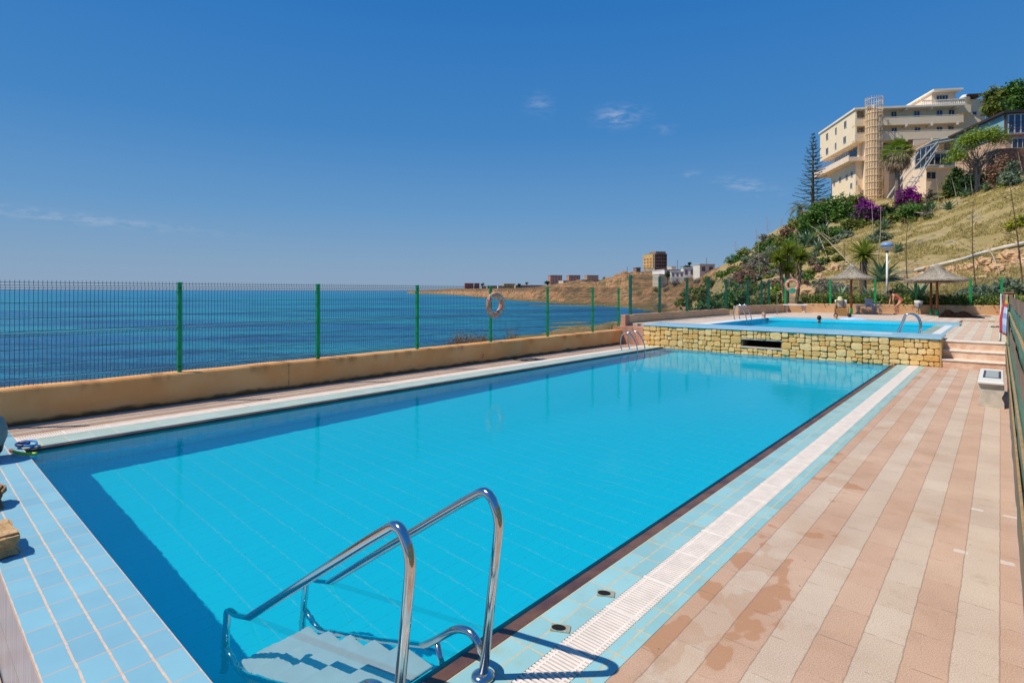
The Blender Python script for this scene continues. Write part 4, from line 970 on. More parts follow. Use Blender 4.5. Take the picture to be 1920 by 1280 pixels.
LEAF = {
    'green': leafmat('leaf_green', (.022, .062, .010), (.085, .165, .028)), 'dark': leafmat('leaf_dark', (.010, .030, .010), (.035, .075, .018)),
    'olive': leafmat('leaf_olive', (.06, .085, .015), (.17, .19, .04)), 'yellow': leafmat('leaf_yellow', (.10, .13, .012), (.30, .30, .03)),
    'grey': leafmat('leaf_grey', (.09, .085, .06), (.22, .20, .155)), 'brown': leafmat('leaf_brown', (.07, .04, .025), (.22, .125, .075)),
    'mauve': leafmat('leaf_mauve', (.075, .045, .035), (.22, .14, .11)), 'purple': leafmat('flower_purple', (.10, .006, .10), (.30, .02, .29)),
    'red': leafmat('flower_red', (.22, .03, .03), (.42, .13, .10)), 'orange': leafmat('flower_orange', (.22, .05, .02), (.35, .12, .05)), 'agave': leafmat('leaf_agave', (.055, .10, .06), (.15, .22, .13), .1, .45),
    'yucca': leafmat('leaf_yucca', (.075, .11, .014), (.21, .25, .035), .3, .4), 'fig': leafmat('leaf_fig', (.016, .055, .012), (.07, .15, .03), .3, .4),
    'dry': leafmat('dry_frond', (.14, .09, .05), (.34, .26, .17), .15), 'pine': leafmat('leaf_pine', (.07, .115, .012), (.21, .27, .03)), 'norfolk': leafmat('leaf_norfolk', (.02, .05, .03), (.075, .125, .07)),
    'blue': leafmat('leaf_grey_green', (.06, .09, .055), (.16, .20, .13)),
}
BARK = M('bark', (.16, .12, .09), .95, .3, 8, .8, 25, spec=.1); BARKG = M('grey_bark', (.30, .25, .20), .95, .3, 6, .8, 25, spec=.1)
STALK = M('dead_stalk', (.42, .35, .26), .9, .25, 5, spec=.1); STALKD = M('dark_stalk', (.17, .12, .08), .9, .3, 5, spec=.1)


def bush(name, label, cat, u, vb, wpx, hpx, leaf, n=1500, size=.16, nb=5, Z=None, leaf2=None, share=.4, sink=.12, group=None, lab2=None, stems=True):
    if Z is None: Z, p = hit(u, vb)
    else: p = P(u, vb, Z)
    k = Z / F; w, h = wpx * k / 2, hpx * k * 1.22
    e = empty(name, p, label, cat, group)
    bl = []
    for i in range(nb):
        a = R.uniform(-1, 1); c = R.uniform(.3, 1) * (1 - .45 * abs(a)); o = RT * (a * w * .62) + FW * R.uniform(-.35, .5) * w * .7
        bl.append((o.x, o.y, h * (c * .5) - sink * h, w * R.uniform(.38, .6), w * R.uniform(.38, .6), h * c * R.uniform(.42, .52)))
    C, A, B = leafcloud(bl, n, size, shell=.45)
    if leaf2:
        msk = (np.array(C) @ np.array(RT)) * .4 / max(w, .1) + NR.normal(size=n) * .25 + (C[:, 2] / max(h, .1) - .4) * .6 > (1 - share) - .5
        quads('flowers' if leaf2 in ('purple', 'red', 'orange') else 'outer_leaves', C[msk], A[msk], B[msk], LEAF[leaf2], e); C, A, B = C[~msk], A[~msk], B[~msk]
    quads('foliage', C, A, B, LEAF[leaf], e)
    if stems:
        mb = MB()
        for b in bl: mb.tube(smooth_path([(b[0] * .25, b[1] * .25, -.1), (b[0] * .6, b[1] * .6, b[2] * .5), (b[0] * 1.05, b[1] * 1.05, b[2] + b[5] * .5)], 3), [.05 * h / 3 + .02] * 4 + [.03] * 2 + [.012], 5) if False else mb.tube([(b[0] * .25, b[1] * .25, -.1), (b[0] * .6, b[1] * .6, b[2] * .5), (b[0] * 1.05, b[1] * 1.05, b[2] + b[5] * .5)], [.03 + .015 * h, .03, .012], 5)
        mb.build('stems', BARK, e)
    return e


def blades(n, L, w, elev=(-.2, 1.4), curve=.5, thick=0.0, origin=(0, 0, 0), seg=4, jit=.2, tip=.03, golden=True):
    """a rosette of pointed strap leaves"""
    mb = MB(); o = Vector(origin)
    for i in range(n):
        t = (i + .5) / n; az = i * 2.39996 + R.uniform(-.2, .2); el = elev[1] + (elev[0] - elev[1]) * t + R.uniform(-jit, jit) * .6; ln = L * R.uniform(.78, 1.1) * (.75 + .25 * math.sin(math.pi * min(1, t * 1.2)))
        h = Vector((math.cos(az), math.sin(az), 0)); s = Vector((-math.sin(az), math.cos(az), 0)); p = o.copy(); vs = []; a = el
        for k in range(seg + 1):
            f = k / seg; ww = w * (.75 + .5 * math.sin(math.pi * min(.95, f * 1.1))) * (1 - f ** 3) + tip * w
            d = h * math.cos(a) + Vector((0, 0, math.sin(a))); up = Vector((0, 0, math.cos(a))) - h * math.sin(a)
            vs += [tuple(p + s * ww + up * ww * .45), tuple(p), tuple(p - s * ww + up * ww * .45)]
            p = p + d * (ln / seg); a -= curve * (.3 + f) / seg * 1.5
        mb.quadmesh(vs, [(k * 3 + j, k * 3 + j + 1, k * 3 + j + 4, k * 3 + j + 3) for k in range(seg) for j in range(2)])
    return mb


AG = 'agaves growing on the slope and behind the fence'
def agave(label, u, vb, wpx, hpx, n=30, Z=None, leaf='agave', width=.07):
    if Z is None: Z, p = hit(u, vb)
    else: p = P(u, vb, Z)
    k = Z / F; o = empty('agave', p, label, 'agave', AG, rz=R.uniform(0, 6)); L = max(hpx, wpx * .5) * k * 1.18
    blades(n, L, L * width, (.12, 1.45), .35, origin=(0, 0, .02)).build('leaves', LEAF[leaf], o)
    MB().lathe([(.001, -.2), (L * .13, -.2), (L * .12, .08), (.001, .18)], 8).build('core', LEAF[leaf], o); return o


def yucca(label, u, vb, heads, tw, Z, group='tall yuccas behind the back fence', leafL=.95):
    """heads: list of (du, v, radius px) measured in the picture"""
    p = P(u, vb, Z); k = Z / F; o = empty('yucca', p, label, 'yucca', group); 
    for du, vh, r in heads:
        top = RT * (du * k) + Vector((0, 0, (vb - vh) * k)); tr = MB()
        tr.tube(smooth_path([(0, 0, -.2), top * .5 + RT * R.uniform(-.08, .08), top], 4), [tw * 1.25] + [tw] * 7 + [tw * .8], 10).build('trunk', BARK, o, smooth=True)
        sk = MB()
        for i in range(70):
            f = R.uniform(.55, .98); c = top * f; a = R.uniform(0, 6.28); L = R.uniform(.2, .4) * r * k * 1.2; h = Vector((math.cos(a), math.sin(a), 0)); q = c + h * tw * .9; e = q + h * L * .28 - Vector((0, 0, L)); s = Vector((-h.y, h.x, 0)) * .022
            sk.quadmesh([tuple(q + s), tuple(q - s), tuple(e - s * .5), tuple(e + s * .5)], [(0, 1, 2, 3)])
        sk.build('dead_leaves', LEAF['dry'], o)
        blades(230, r * k * 1.12, .034, (-.65, 1.5), .2, origin=top, seg=4, jit=.3).build('leaf_head', LEAF['yucca'], o)
    return o


def stalk(u, vb, ut, vt, label, r=.045, dark=False, branch=True, Z=None, group='dead agave flower stalks', dens=1.0):
    if Z is None: Z, p = hit(u, vb)
    else: p = P(u, vb, Z)
    k = Z / F; top = RT * ((ut - u) * k) + Vector((0, 0, (vb - vt) * k)); L = top.length
    pts = smooth_path([(0, 0, -.3), tuple(top * .5 + RT * R.uniform(-.03, .03) * L), tuple(top)], 6); n = len(pts)
    rs = [r * (1 - .75 * i / (n - 1)) for i in range(n)]
    mat = STALKD if dark else STALK
    o = empty('agave_stalk', p, label, 'dead stalk', group); mb = MB().tube(pts, rs, 6)
    if branch:
        m_ = int(15 * dens)
        for i in range(m_):
            f = .42 + .56 * i / m_; q = Vector(pts[0]).lerp(pts[n - 1], f); a = R.uniform(0, 6.28); l = L * (.13 * (1.02 - f) + .045) * R.uniform(.6, 1.3)
            e = q + Vector((math.cos(a), math.sin(a), .35)) * l; mb.tube([q, q.lerp(e, .6) + Vector((0, 0, -.02 * l)), e], [r * .28, r * .22, r * .16], 4)
            for j in range(5): f2 = e + Vector((R.uniform(-1, 1), R.uniform(-1, 1), R.uniform(-.1, .9))) * l * .28; mb.tube([e, f2], [r * .2, r * .3], 4)
    mb.build('stem', mat, o, smooth=True); return o


# --- ground cover on the slope: dry grass tufts, rubble (beyond counting)
def dry_grass():
    C = []; 
    while len(C) < 24000:
        u = R.uniform(1450, 2000); Z = 34 * (108 / 34) ** (R.random() ** .8); pr = prof(u)
        if Z < pr[0][0] + 1.5: continue
        x = (u - 960) / F * Z; p = CW(x, Z, 0)
        if noise.noise(Vector((p.x * .28, p.y * .28, 2))) + .3 * noise.noise(Vector((p.x * .9, p.y * .9, 7))) < -.05 + .45 * max(0, (1620 - u) / 170): continue
        C.append((p.x, p.y, tz(u, Z, pr), Z))
    C = np.array(C); n = len(C); per = 5; C = np.repeat(C, per, 0); m = len(C); Z = C[:, 3]
    base = C[:, :3] + NR.normal(size=(m, 3)) * np.array([.16, .16, 0]); d = NR.normal(size=(m, 3)) * .55; d[:, 2] = 1; d[:, 0] += .3; d /= np.linalg.norm(d, axis=1)[:, None]
    L = NR.uniform(.14, .36, m)[:, None]; A = d * L / 2; s = NR.normal(size=(m, 3)); s[:, 2] *= .2; s -= d * (s * d).sum(1)[:, None]; s /= np.linalg.norm(s, axis=1)[:, None]
    o = quads('dry_grass', base + A - np.array([0, 0, .04]), A, s * (.012 + .00035 * Z)[:, None], leafmat('dry_grass_blades', (.235, .195, .07), (.36, .30, .125), .35, .8)); tag(o, 'thin dry yellow grass over the hillside', 'grass', kind='stuff')


def rubble():
    mb = MB()
    def rk(p, s):
        n1 = 7; vs = []
        off = R.uniform(0, 99)
        mb.ell(p, (s * R.uniform(.8, 1.4), s * R.uniform(.8, 1.4), s * R.uniform(.5, .9)), 8, None, .9)
    for i in range(900):
        t = R.random(); u = 1730 + 220 * t + R.gauss(0, 12); vv = 508 - 42 * t + abs(R.gauss(0, 1)) * 17 + 4
        Z, p = hit(u, vv); rk(p, R.uniform(.04, .2))
    for i in range(420):
        u = R.uniform(1500, 1640); vv = 560 - (u - 1500) * .3 + R.gauss(0, 14); 
        if vv > 562: continue
        Z, p = hit(u, vv); rk(p, R.uniform(.04, .16))
    for i in range(500): Z, p = hit(R.uniform(1600, 1930), R.uniform(370, 545)); rk(p, R.uniform(.03, .13))
    tag(mb.build('rock_rubble', islandmat('rubble_stone', (.38, .235, .13), (.66, .47, .30), .95, .6, 6)), 'loose tan rock rubble under the white pipe', 'rubble', kind='stuff')


dry_grass(); rubble()
BO = islandmat('boulder_stone', (.42, .25, .13), (.62, .43, .26), .95, .8, 4)
for i, (u, vb, w, h, lb) in enumerate(((1845, 497, 30, 14, 'flat tan boulder just under the middle of the white pipe'), (1893, 487, 36, 18, 'largest pinkish boulder under the white pipe by the picture edge'), (1783, 512, 17, 12, 'dark brown boulder above the thatched parasol beside the dark cloth'), (1868, 508, 34, 15, 'pale boulder crossed by a fallen stalk'), (1735, 507, 16, 9, 'small round boulder at the low end of the white pipe'),
                                       (1822, 507, 24, 12, 'tan boulder between the two tall dark stalks'), (1536, 522, 15, 10, 'rounded pale boulder above the pinkish lifebuoy'), (1515, 556, 50, 22, 'long orange rock bank behind the pinkish lifebuoy'), (1565, 508, 22, 15, 'orange outcrop on the slope above the single pole parasol'), (1665, 470, 14, 7, 'small pale rock beside the agave near the lamp globe'))):
    Z, p = hit(u, vb); k = Z / F; o = MB().ell((0, 0, 0), (w * k / 2, w * k / 2.4, h * k / 1.6), 18, None, .75).build('boulder', BO, loc=p + Vector((0, 0, h * k * .22))); tag(o, lb, 'boulder', 'boulders on the hillside')

# white pipe up the slope
pts = []
for (u, vb) in ((1716, 509), (1745, 502), (1780, 493), (1806, 487), (1840, 477), (1880, 466), (1925, 457), (1990, 442)):
    Z, p = hit(u, vb + 4); pts.append(p + Vector((0, 0, .22)))
zs_ = smooth_path(pts, 6); tag(MB().tube(zs_, .155, 12).build('drain_pipe', M('chalky_white_pipe', (.68, .64, .56), .8, .2, 1.2, col2=(.55, .45, .33)), smooth=True), 'long chalky white pipe running up the dry slope', 'pipe')

# hedge along the back wall
A_, B_ = Vector((-9.0, 37.2)), Vector((.9, 40.4)); bl = []
for i in range(46):
    t = i / 45; p = A_.lerp(B_, t); bl.append((p.x, p.y, 1.45 + .12 * noise.noise(Vector((i * .7, 0, 0))), .42, .5, .46 + .1 * noise.noise(Vector((i * .9, 3, 0)))))
he = empty('hedge', (A_.x, A_.y, 0), 'low trimmed green hedge along the back wall behind the mesh fence', 'hedge')
C, A, B = leafcloud([(b[0] - A_.x, b[1] - A_.y, *b[2:]) for b in bl], 17000, .062, clumps=2200, shell=.3); quads('foliage', C, A, B, leafmat('leaf_hedge', (.045, .085, .014), (.17, .21, .04)), he)

# bushes, low to high
bush('fig_bush', 'broad leaved dark green fig bush behind the dark green fence', 'bush', 1382, 592, 95, 84, 'fig', 2600, .13, 9, Z=36.5)
bush('fig_bush', 'smaller fig bush growing left of the big one, against the parapet', 'bush', 1322, 592, 70, 40, 'fig', 1300, .13, 6, Z=31.5)
bush('oleander', 'light green oleander with pale flowers behind the corner of the parapet', 'bush', 1432, 580, 75, 42, 'olive', 1700, .11, 7, Z=38.6)
bush('shrub', 'yellowish shrub beside the fence post under the yucca group', 'bush', 1458, 577, 40, 40, 'yucca', 900, .11, 4, Z=38.6)
bush('thorn_bush', 'brown mauve round bush above the fig bush', 'bush', 1400, 528, 72, 30, 'mauve', 2200, .14, 7, leaf2='brown', share=.3)
bush('shrub', 'bright green shrub on the ridge above the white houses', 'bush', 1362, 515, 52, 32, 'green', 1600, .2, 6)
bush('shrub', 'olive shrub low on the slope between the second and third fence posts', 'bush', 1283, 572, 34, 30, 'olive', 900, .16, 4, Z=60)
bush('shrub', 'grey green shrub patch on the bank below the ridge shrub', 'bush', 1322, 562, 60, 42, 'olive', 1500, .19, 6, Z=62)
bush('shrub', 'grey leafless scrub between the purple bush and the yuccas', 'bush', 1432, 505, 62, 40, 'grey', 1500, .17, 6)
bush('shrub', 'small green bush on the skyline above the grey scrub', 'bush', 1424, 470, 40, 24, 'olive', 1000, .22, 5)
bush('shrub', 'grey bush on the skyline beside the tall agave flower', 'bush', 1446, 455, 42, 26, 'grey', 1000, .24, 5)
bush('shrub', 'reddish brown withered shrub on the left end of the hilltop', 'bush', 1478, 455, 50, 42, 'brown', 1800, .2, 6)
bush('shrub', 'dull green shrub behind the withered brown one', 'bush', 1508, 440, 52, 34, 'green', 1500, .2, 6)
bush('shrub', 'pink flowering shrub under the feather palm', 'bush', 1512, 415, 40, 22, 'green', 1200, .19, 5, leaf2='red', share=.6)
bush('tree', 'wide bright green tree in front of the hotel corner', 'tree', 1562, 414, 104, 62, 'green', 6400, .28, 12)
bush('shrub', 'red flowering shrub at the top left of the wide green tree', 'bush', 1541, 388, 36, 20, 'green', 900, .22, 4, Z=96, leaf2='red', share=.7)
bush('shrub', 'dark glossy shrub below the wide green tree', 'bush', 1520, 442, 60, 30, 'dark', 1500, .2, 5)
bush('shrub', 'mid green shrub at the foot of the purple bougainvillea', 'bush', 1600, 432, 46, 34, 'olive', 1500, .2, 5)
bush('shrub', 'light green shrub wedged under the stair cage of the hotel', 'bush', 1606, 388, 52, 26, 'olive', 1700, .24, 6, Z=97)
bush('bougainvillea', 'large purple bougainvillea cascading beside the wide green tree', 'bush', 1632, 418, 62, 58, 'dark', 6000, .22, 10, leaf2='purple', share=.8)
bush('shrub', 'orange leaved shrub squeezed between the green tree and the bougainvillea', 'bush', 1610, 404, 26, 34, 'green', 900, .2, 4, leaf2='orange', share=.5)
bush('shrub', 'very dark bush right behind the large bougainvillea', 'bush', 1664, 412, 60, 40, 'dark', 3000, .24, 7)
bush('shrub', 'flat green creeper mat below the fan palm', 'bush', 1716, 404, 84, 30, 'green', 3400, .2, 9)
bush('bougainvillea', 'smaller purple bougainvillea right of the fan palm', 'bush', 1703, 384, 52, 36, 'dark', 3400, .22, 7, Z=90, leaf2='purple', share=.9)
bush('shrub', 'lime green shrub under the smaller bougainvillea', 'bush', 1724, 386, 28, 20, 'yellow', 900, .2, 4, Z=89)
bush('shrub', 'grey brown bush right of the lime green shrub', 'bush', 1748, 378, 34, 42, 'grey', 1400, .2, 5)
bush('shrub', 'tall yellow green bush below the annex windows', 'bush', 1776, 372, 40, 72, 'olive', 2600, .24, 7)
bush('shrub', 'dark green thicket under the umbrella pine', 'bush', 1818, 364, 72, 56, 'dark', 3600, .22, 8)
bush('shrub', 'second dark thicket behind the pine trunks', 'bush', 1795, 350, 40, 56, 'dark', 2200, .22, 6, Z=84)
bush('shrub', 'brown leafless thicket beside the blue building', 'bush', 1878, 340, 50, 70, 'brown', 2600, .17, 8, Z=72)
bush('shrub', 'yellow flowering shrub at the top edge of the dry grass', 'bush', 1888, 350, 34, 22, 'yellow', 1100, .15, 5)
bush('shrub', 'grey green brush at the picture edge under the blue building', 'bush', 1905, 345, 50, 50, 'blue', 2200, .16, 7)
bush('shrub', 'lime green shrub on the dry slope cut by the picture edge', 'bush', 1912, 428, 44, 32, 'yellow', 1800, .13, 6)
bush('shrub', 'dark grey green bush above the big single yucca', 'bush', 1650, 452, 46, 32, 'blue', 1600, .17, 5)
bush('shrub', 'grey dead brush bank right of the pinkish lifebuoy', 'bush', 1560, 548, 92, 36, 'grey', 2600, .12, 8)
bush('shrub', 'green grey brush behind the screened fence end', 'bush', 1890, 552, 70, 45, 'blue', 2200, .10, 8)
bush('shrub', 'mossy grey brush right of the parasol beside the dark cloth', 'bush', 1835, 556, 74, 30, 'blue', 2000, .1, 7)
bush('shrub', 'small olive bush behind the white lamp post', 'bush', 1686, 560, 60, 32, 'olive', 1500, .1, 6)
WEED = {'tan': leafmat('weed_tan', (.10, .075, .04), (.24, .17, .10), .3), 'olive': leafmat('weed_olive', (.07, .08, .02), (.18, .17, .06), .3)}
def weeds(label, u, vb, wpx, hpx, kind, n):
    Z = wall_depth(u) + 1.0; p = P(u, vb + 8, Z); k = Z / F; w, h = wpx * k / 2, hpx * k; o = empty('coastal_weeds', p, label, 'weeds', 'weeds outside the sea wall')
    x = NR.normal(size=n) * w * .5; y = NR.normal(size=n) * .5; base = x[:, None] * np.array(RT) + y[:, None] * np.array(FW); hh = h * NR.uniform(.35, 1.15, n) * np.exp(-(x / w) ** 2 * .8)
    d = NR.normal(size=(n, 3)) * .28; d[:, 2] = 1; A = d * hh[:, None] / 2; s_ = NR.normal(size=(n, 3)); s_[:, 2] = 0; s_ /= np.linalg.norm(s_, axis=1)[:, None]
    quads('stems', base + A + np.array([0, 0, -.1]), A, s_ * .007, WEED[kind], o); m = n * 3; i = NR.integers(0, n, m); f = NR.uniform(.3, 1.0, m)[:, None]; dd = NR.normal(size=(m, 3)); dd /= np.linalg.norm(dd, axis=1)[:, None]
    quads('leaves', base[i] + A[i] * 2 * f + np.array([0, 0, -.1]), dd * .035, np.cross(dd, NR.normal(size=(m, 3))) * .008, WEED[kind], o)
for a_ in (('tall tan weeds outside the sea wall left of the orange lifebuoy', 868, 650, 70, 42, 'tan', 420), ('second tan weed clump outside the sea wall, touching the lifebuoy post', 902, 648, 40, 40, 'tan', 300), ('low olive weeds outside the sea wall between two posts', 815, 656, 60, 20, 'olive', 420), ('thin lone dry weed outside the sea wall right of the orange lifebuoy', 960, 642, 12, 44, 'tan', 110), ('green weed clump outside the sea wall near the terracotta block', 1158, 618, 34, 26, 'olive', 300)):
    weeds(*a_)
for u, vb, w, h, lf, lb in ((1228, 549, 14, 14, 'olive', 'small olive bush on the cliff face left of the second dark post'), (1252, 545, 20, 12, 'grey', 'grey bush patch on the cliff below the small white house'), (1268, 534, 26, 12, 'grey', 'grey scrub on the slope under the white houses'), (1300, 548, 34, 20, 'olive', 'olive thicket on the bank left of the grey green patch'), (1338, 536, 40, 30, 'green', 'green thicket on the bank under the ridge shrub'), (1310, 530, 26, 14, 'grey', 'grey thicket above the olive one on the bank'), (1242, 578, 34, 14, 'tan' if False else 'grey', 'low grey scrub at the foot of the cliff behind the posts'), (1210, 590, 30, 10, 'olive', 'low olive scrub beside the bay shore'),
        (1378, 492, 40, 22, 'green', 'green skyline bush next to the ridge shrub'), (1396, 482, 40, 24, 'olive', 'olive skyline bush left of the small green one'), (1412, 490, 46, 26, 'blue', 'grey green bush under the skyline bushes'), (1440, 470, 44, 28, 'green', 'green bush below the tall agave flower'), (1460, 462, 44, 30, 'olive', 'olive bush left of the withered shrub'), (1470, 448, 40, 26, 'green', 'green skyline bush behind the withered shrub'), (1490, 430, 44, 28, 'olive', 'olive skyline bush below the feather palm'), (1498, 462, 60, 34, 'green', 'broad green bush right of the withered shrub'), (1530, 452, 50, 28, 'olive', 'olive bush at the head of the fallen stalks'), (1458, 490, 56, 30, 'blue', 'grey green bush above the yucca clump'), (1560, 442, 60, 26, 'green', 'green undergrowth along the foot of the wide tree'), (1590, 446, 40, 20, 'blue', 'grey green undergrowth below the bougainvillea'), (1690, 412, 60, 18, 'olive', 'olive undergrowth at the right end of the creeper mat')):
    bush('shrub', lb, 'bush', u, vb, w, h, lf, 1300, .2 if vb < 500 else .17, 6)
for i in range(120):
    t = R.random(); u = 1375 + 195 * t + R.uniform(-12, 12); vv = R.uniform(max(428, 505 - (u - 1375) * .5), 560 - t * 28)
    kd = R.choice(('grey', 'olive', 'olive', 'blue', 'green', 'green', 'mauve', 'brown'))
    bush('low_scrub', 'small low scrub bush among the dead stalks on the left half of the slope', 'bush', u, vv, R.uniform(20, 44), R.uniform(9, 20), kd, 520, .14, 4, group='small scrub bushes on the slope', stems=False)
for i in range(26):
    u = R.uniform(1560, 1760); vv = R.uniform(392, 425) + (1690 - u) * .10
    bush('low_scrub', 'small scrub bush along the upper edge of the dry grass', 'bush', u, vv, R.uniform(16, 32), R.uniform(9, 18), R.choice(('grey', 'olive', 'green', 'brown', 'blue')), 420, .17, 4, group='small scrub along the top of the slope', stems=False)
# agaves
for a in (('agave on the skyline among the grey scrub', 1417, 500, 34, 24), ('blue green agave under the wide green tree', 1512, 462, 40, 34), ('agave left of the dark glossy shrub roots', 1546, 440, 28, 24), ('spiky agave on dry grass right of the lamp globe', 1684, 474, 30, 20), ('agave right of the big single yucca', 1653, 528, 46, 44), ('broad agave behind the litter bin', 1722, 566, 62, 42),
          ('small dark agave at the top of the dry slope', 1746, 398, 26, 20), ('pale agave below the yellow green bush', 1778, 394, 26, 22), ('agave at the foot of the pine trunks', 1812, 370, 30, 20), ('agave at the upper end of the pine trunks', 1852, 358, 30, 22), ('small agave behind the right parasol by a tall stalk', 1852, 556, 26, 18), ('small bright agave behind the fence by the brick pillar', 1880, 556, 26, 18),
          ('spiky agave behind the single pole parasol', 1575, 572, 44, 40), ('agave behind the plastic chair', 1632, 572, 34, 36), ('narrow agave below the flower poles at the pale bush', 1658, 432, 30, 24), ('agave beside the fallen grey stalks', 1534, 470, 30, 22)):
    agave(*a)

yucca('big single yucca with a full green head behind the lamp', 1620, 573, [(0, 478, 36)], .2, 36.5)
yucca('four headed yucca clump behind the pinkish lifebuoy', 1476, 577, [(-16, 486, 24), (2, 471, 24), (0, 506, 22)], .11, 37.4)
yucca('yucca with one dark head right of the four headed clump', 1492, 574, [(8, 483, 28)], .12, 38.6)

# stalks
for s in ((1833, 562, 1824, 375, 'tall dark agave stalk crossing the white pipe, the left one of two', .055, True), (1921, 558, 1893, 346, 'tallest dark agave stalk crossing the pipe near the picture edge', .06, True), (1704, 556, 1702, 405, 'straight dark stalk behind the right parasol', .045, True), (1584, 494, 1582, 448, 'short dark stalk with a yellow tip right of the fallen stalks', .045, True)):
    stalk(s[0], s[1], s[2], s[3], s[4], s[5], s[6], Z=None if s[1] < 540 else 36.5)
for s in ((1638, 456, 1634, 384, 'pale bare pole before the large bougainvillea, the left of a pair'), (1645, 490, 1651, 388, 'pale bare pole before the large bougainvillea, the right of a pair'), (1761, 392, 1755, 336, 'pale pole left of the yellow green bush'), (1796, 386, 1784, 335, 'leaning pale pole right of the yellow green bush'), (1814, 368, 1806, 308, 'pale pole left of the pine trunks'), (1824, 366, 1818, 325, 'short pale pole amid the pine trunks'), (1872, 350, 1866, 290, 'bare pole before the brown leafless thicket'), (1919, 332, 1908, 285, 'bare pole at the picture edge below the blue building')):
    stalk(*s, r=.07, branch=False)
for s in ((1441, 452, 1438, 405, 'branched agave flower on the skyline, the densest one'), (1466, 436, 1465, 407, 'faint agave flower on the skyline near the withered shrub'), (1419, 472, 1417, 428, 'thin agave flower on the skyline by the small green bush'), (1381, 484, 1379, 452, 'lowest agave flower on the skyline left of the ridge'), (1498, 470, 1490, 425, 'grey agave flower in front of the withered shrub'), (1556, 448, 1548, 400, 'grey agave flower in front of the wide green tree'), (1425, 522, 1421, 440, 'slim stalk rising from the mauve bush')):
    stalk(*s, r=.05)
for (ua, va, ub, vb, lb) in ((1527, 437, 1606, 515, 'longest fallen stalk lying down the slope to the parasol'), (1515, 430, 1568, 461, 'fallen stalk above the longest one'), (1476, 432, 1502, 464, 'fallen stalk leaning on the withered brown shrub'), (1530, 440, 1537, 468, 'short steep broken stalk above the yucca heads'), (1531, 444, 1552, 490, 'long steep broken stalk above the yucca heads'), (1440, 480, 1472, 500, 'fallen stalk in the grey scrub'), (1851, 480, 1874, 518, 'fallen pale stalk crossing the rubble under the pipe')):
    Za, a = hit(ua, va); Zb, b_ = hit(ub, vb); a = a + Vector((0, 0, .7)); b_ = b_ + Vector((0, 0, .3))
    tag(MB().tube(smooth_path([a, a.lerp(b_, .5) + Vector((0, 0, .2)), b_], 5), [.055] * 3 + [.045] * 5 + [.03] * 3, 6).build('fallen_stalk', STALK, smooth=True), lb, 'fallen stalk', 'fallen agave stalks')


# palms, pine, araucaria
def fan_palm():
    Z = 92.0; p = P(1682, 372, Z); p.z = tz(1682, Z); k = Z / F; H = HC + (V0 + 2 - 287) * k - p.z; o = empty('fan_palm', p, 'fan palm with a shaggy skirt of dead fronds in front of the hotel', 'palm')
    MB().tube([(0, 0, -.3), (.05, 0, H * .5), (0, 0, H)], [.42, .36, .3], 12).build('trunk', BARKG, o, smooth=True)
    def fans(n, el0, el1, L, r0, name, mat, droop):
        mb = MB()
        for i in range(n):
            az = i * 2.4 + R.uniform(-.3, .3); el = R.uniform(el0, el1); d = Vector((math.cos(az) * math.cos(el), math.sin(az) * math.cos(el), math.sin(el))); b = Vector((0, 0, H)) + d * .1; c = b + d * L * R.uniform(.5, .75)
            mb.tube([b, c], .03, 4); s = d.cross(UP).normalized(); up = s.cross(d)
            for j in range(15):
                a = -1.35 + 2.7 * j / 14; e = d * math.cos(a) + s * math.sin(a) + up * .12; l = r0 * R.uniform(.8, 1.1); q = c + e * l * .55; t = q + e * l * .4 + Vector((0, 0, -droop * l)); w = (s * math.cos(a) - d * math.sin(a)) * .06
                mb.quadmesh([tuple(c), tuple(q + w), tuple(t), tuple(q - w)], [(0, 1, 2, 3)])
        mb.build(name, mat, o)
    fans(40, -.25, 1.35, 2.0, 1.5, 'fronds', LEAF['pine'], .25); fans(32, -.7, -.1, 1.9, 1.5, 'fading_fronds', leafmat('fading', (.12, .11, .05), (.32, .28, .15)), .5)
    fans(44, -1.35, -.75, 2.3, 1.4, 'dead_fronds', LEAF['dry'], .6)
fan_palm()
def feather_palm():
    Z, p = hit(1500, 418); k = Z / F; H = (418 - 392) * k; o = empty('feather_palm', p, 'low feather palm on the skyline at the left end of the hilltop', 'palm'); mb = MB()
    MB().tube([(0, 0, -.3), (0, 0, H)], [.4, .35], 10).build('trunk', BARK, o, smooth=True)
    for i in range(30):
        az = i * 2.4; el = R.uniform(-.1, 1.3); L = 3.0 * R.uniform(.8, 1.1); h = Vector((math.cos(az), math.sin(az), 0)); s = Vector((-h.y, h.x, 0)); q = Vector((0, 0, H)); a = el; pts = [q.copy()]
        for j in range(9):
            d = h * math.cos(a) + UP * math.sin(a); q2 = q + d * L / 9; up = s.cross(d)
            for sg in (-1, 1):
                for jj in range(3):
                    c = q.lerp(q2, jj / 3); l = .62 * math.sin(math.pi * (j + jj / 3 + .6) / 10.2) + .1; e = c + s * sg * l * .85 + d * l * .55 - UP * .1 * l; mb.quadmesh([tuple(c), tuple(c.lerp(e, .5) + d * .035), tuple(e), tuple(c.lerp(e, .5) - d * .035)], [(0, 1, 2, 3)])
            q = q2; a -= .2; pts.append(q.copy())
        mb.tube(pts, .025, 4)
    mb.build('fronds', LEAF['blue'], o)
feather_palm()
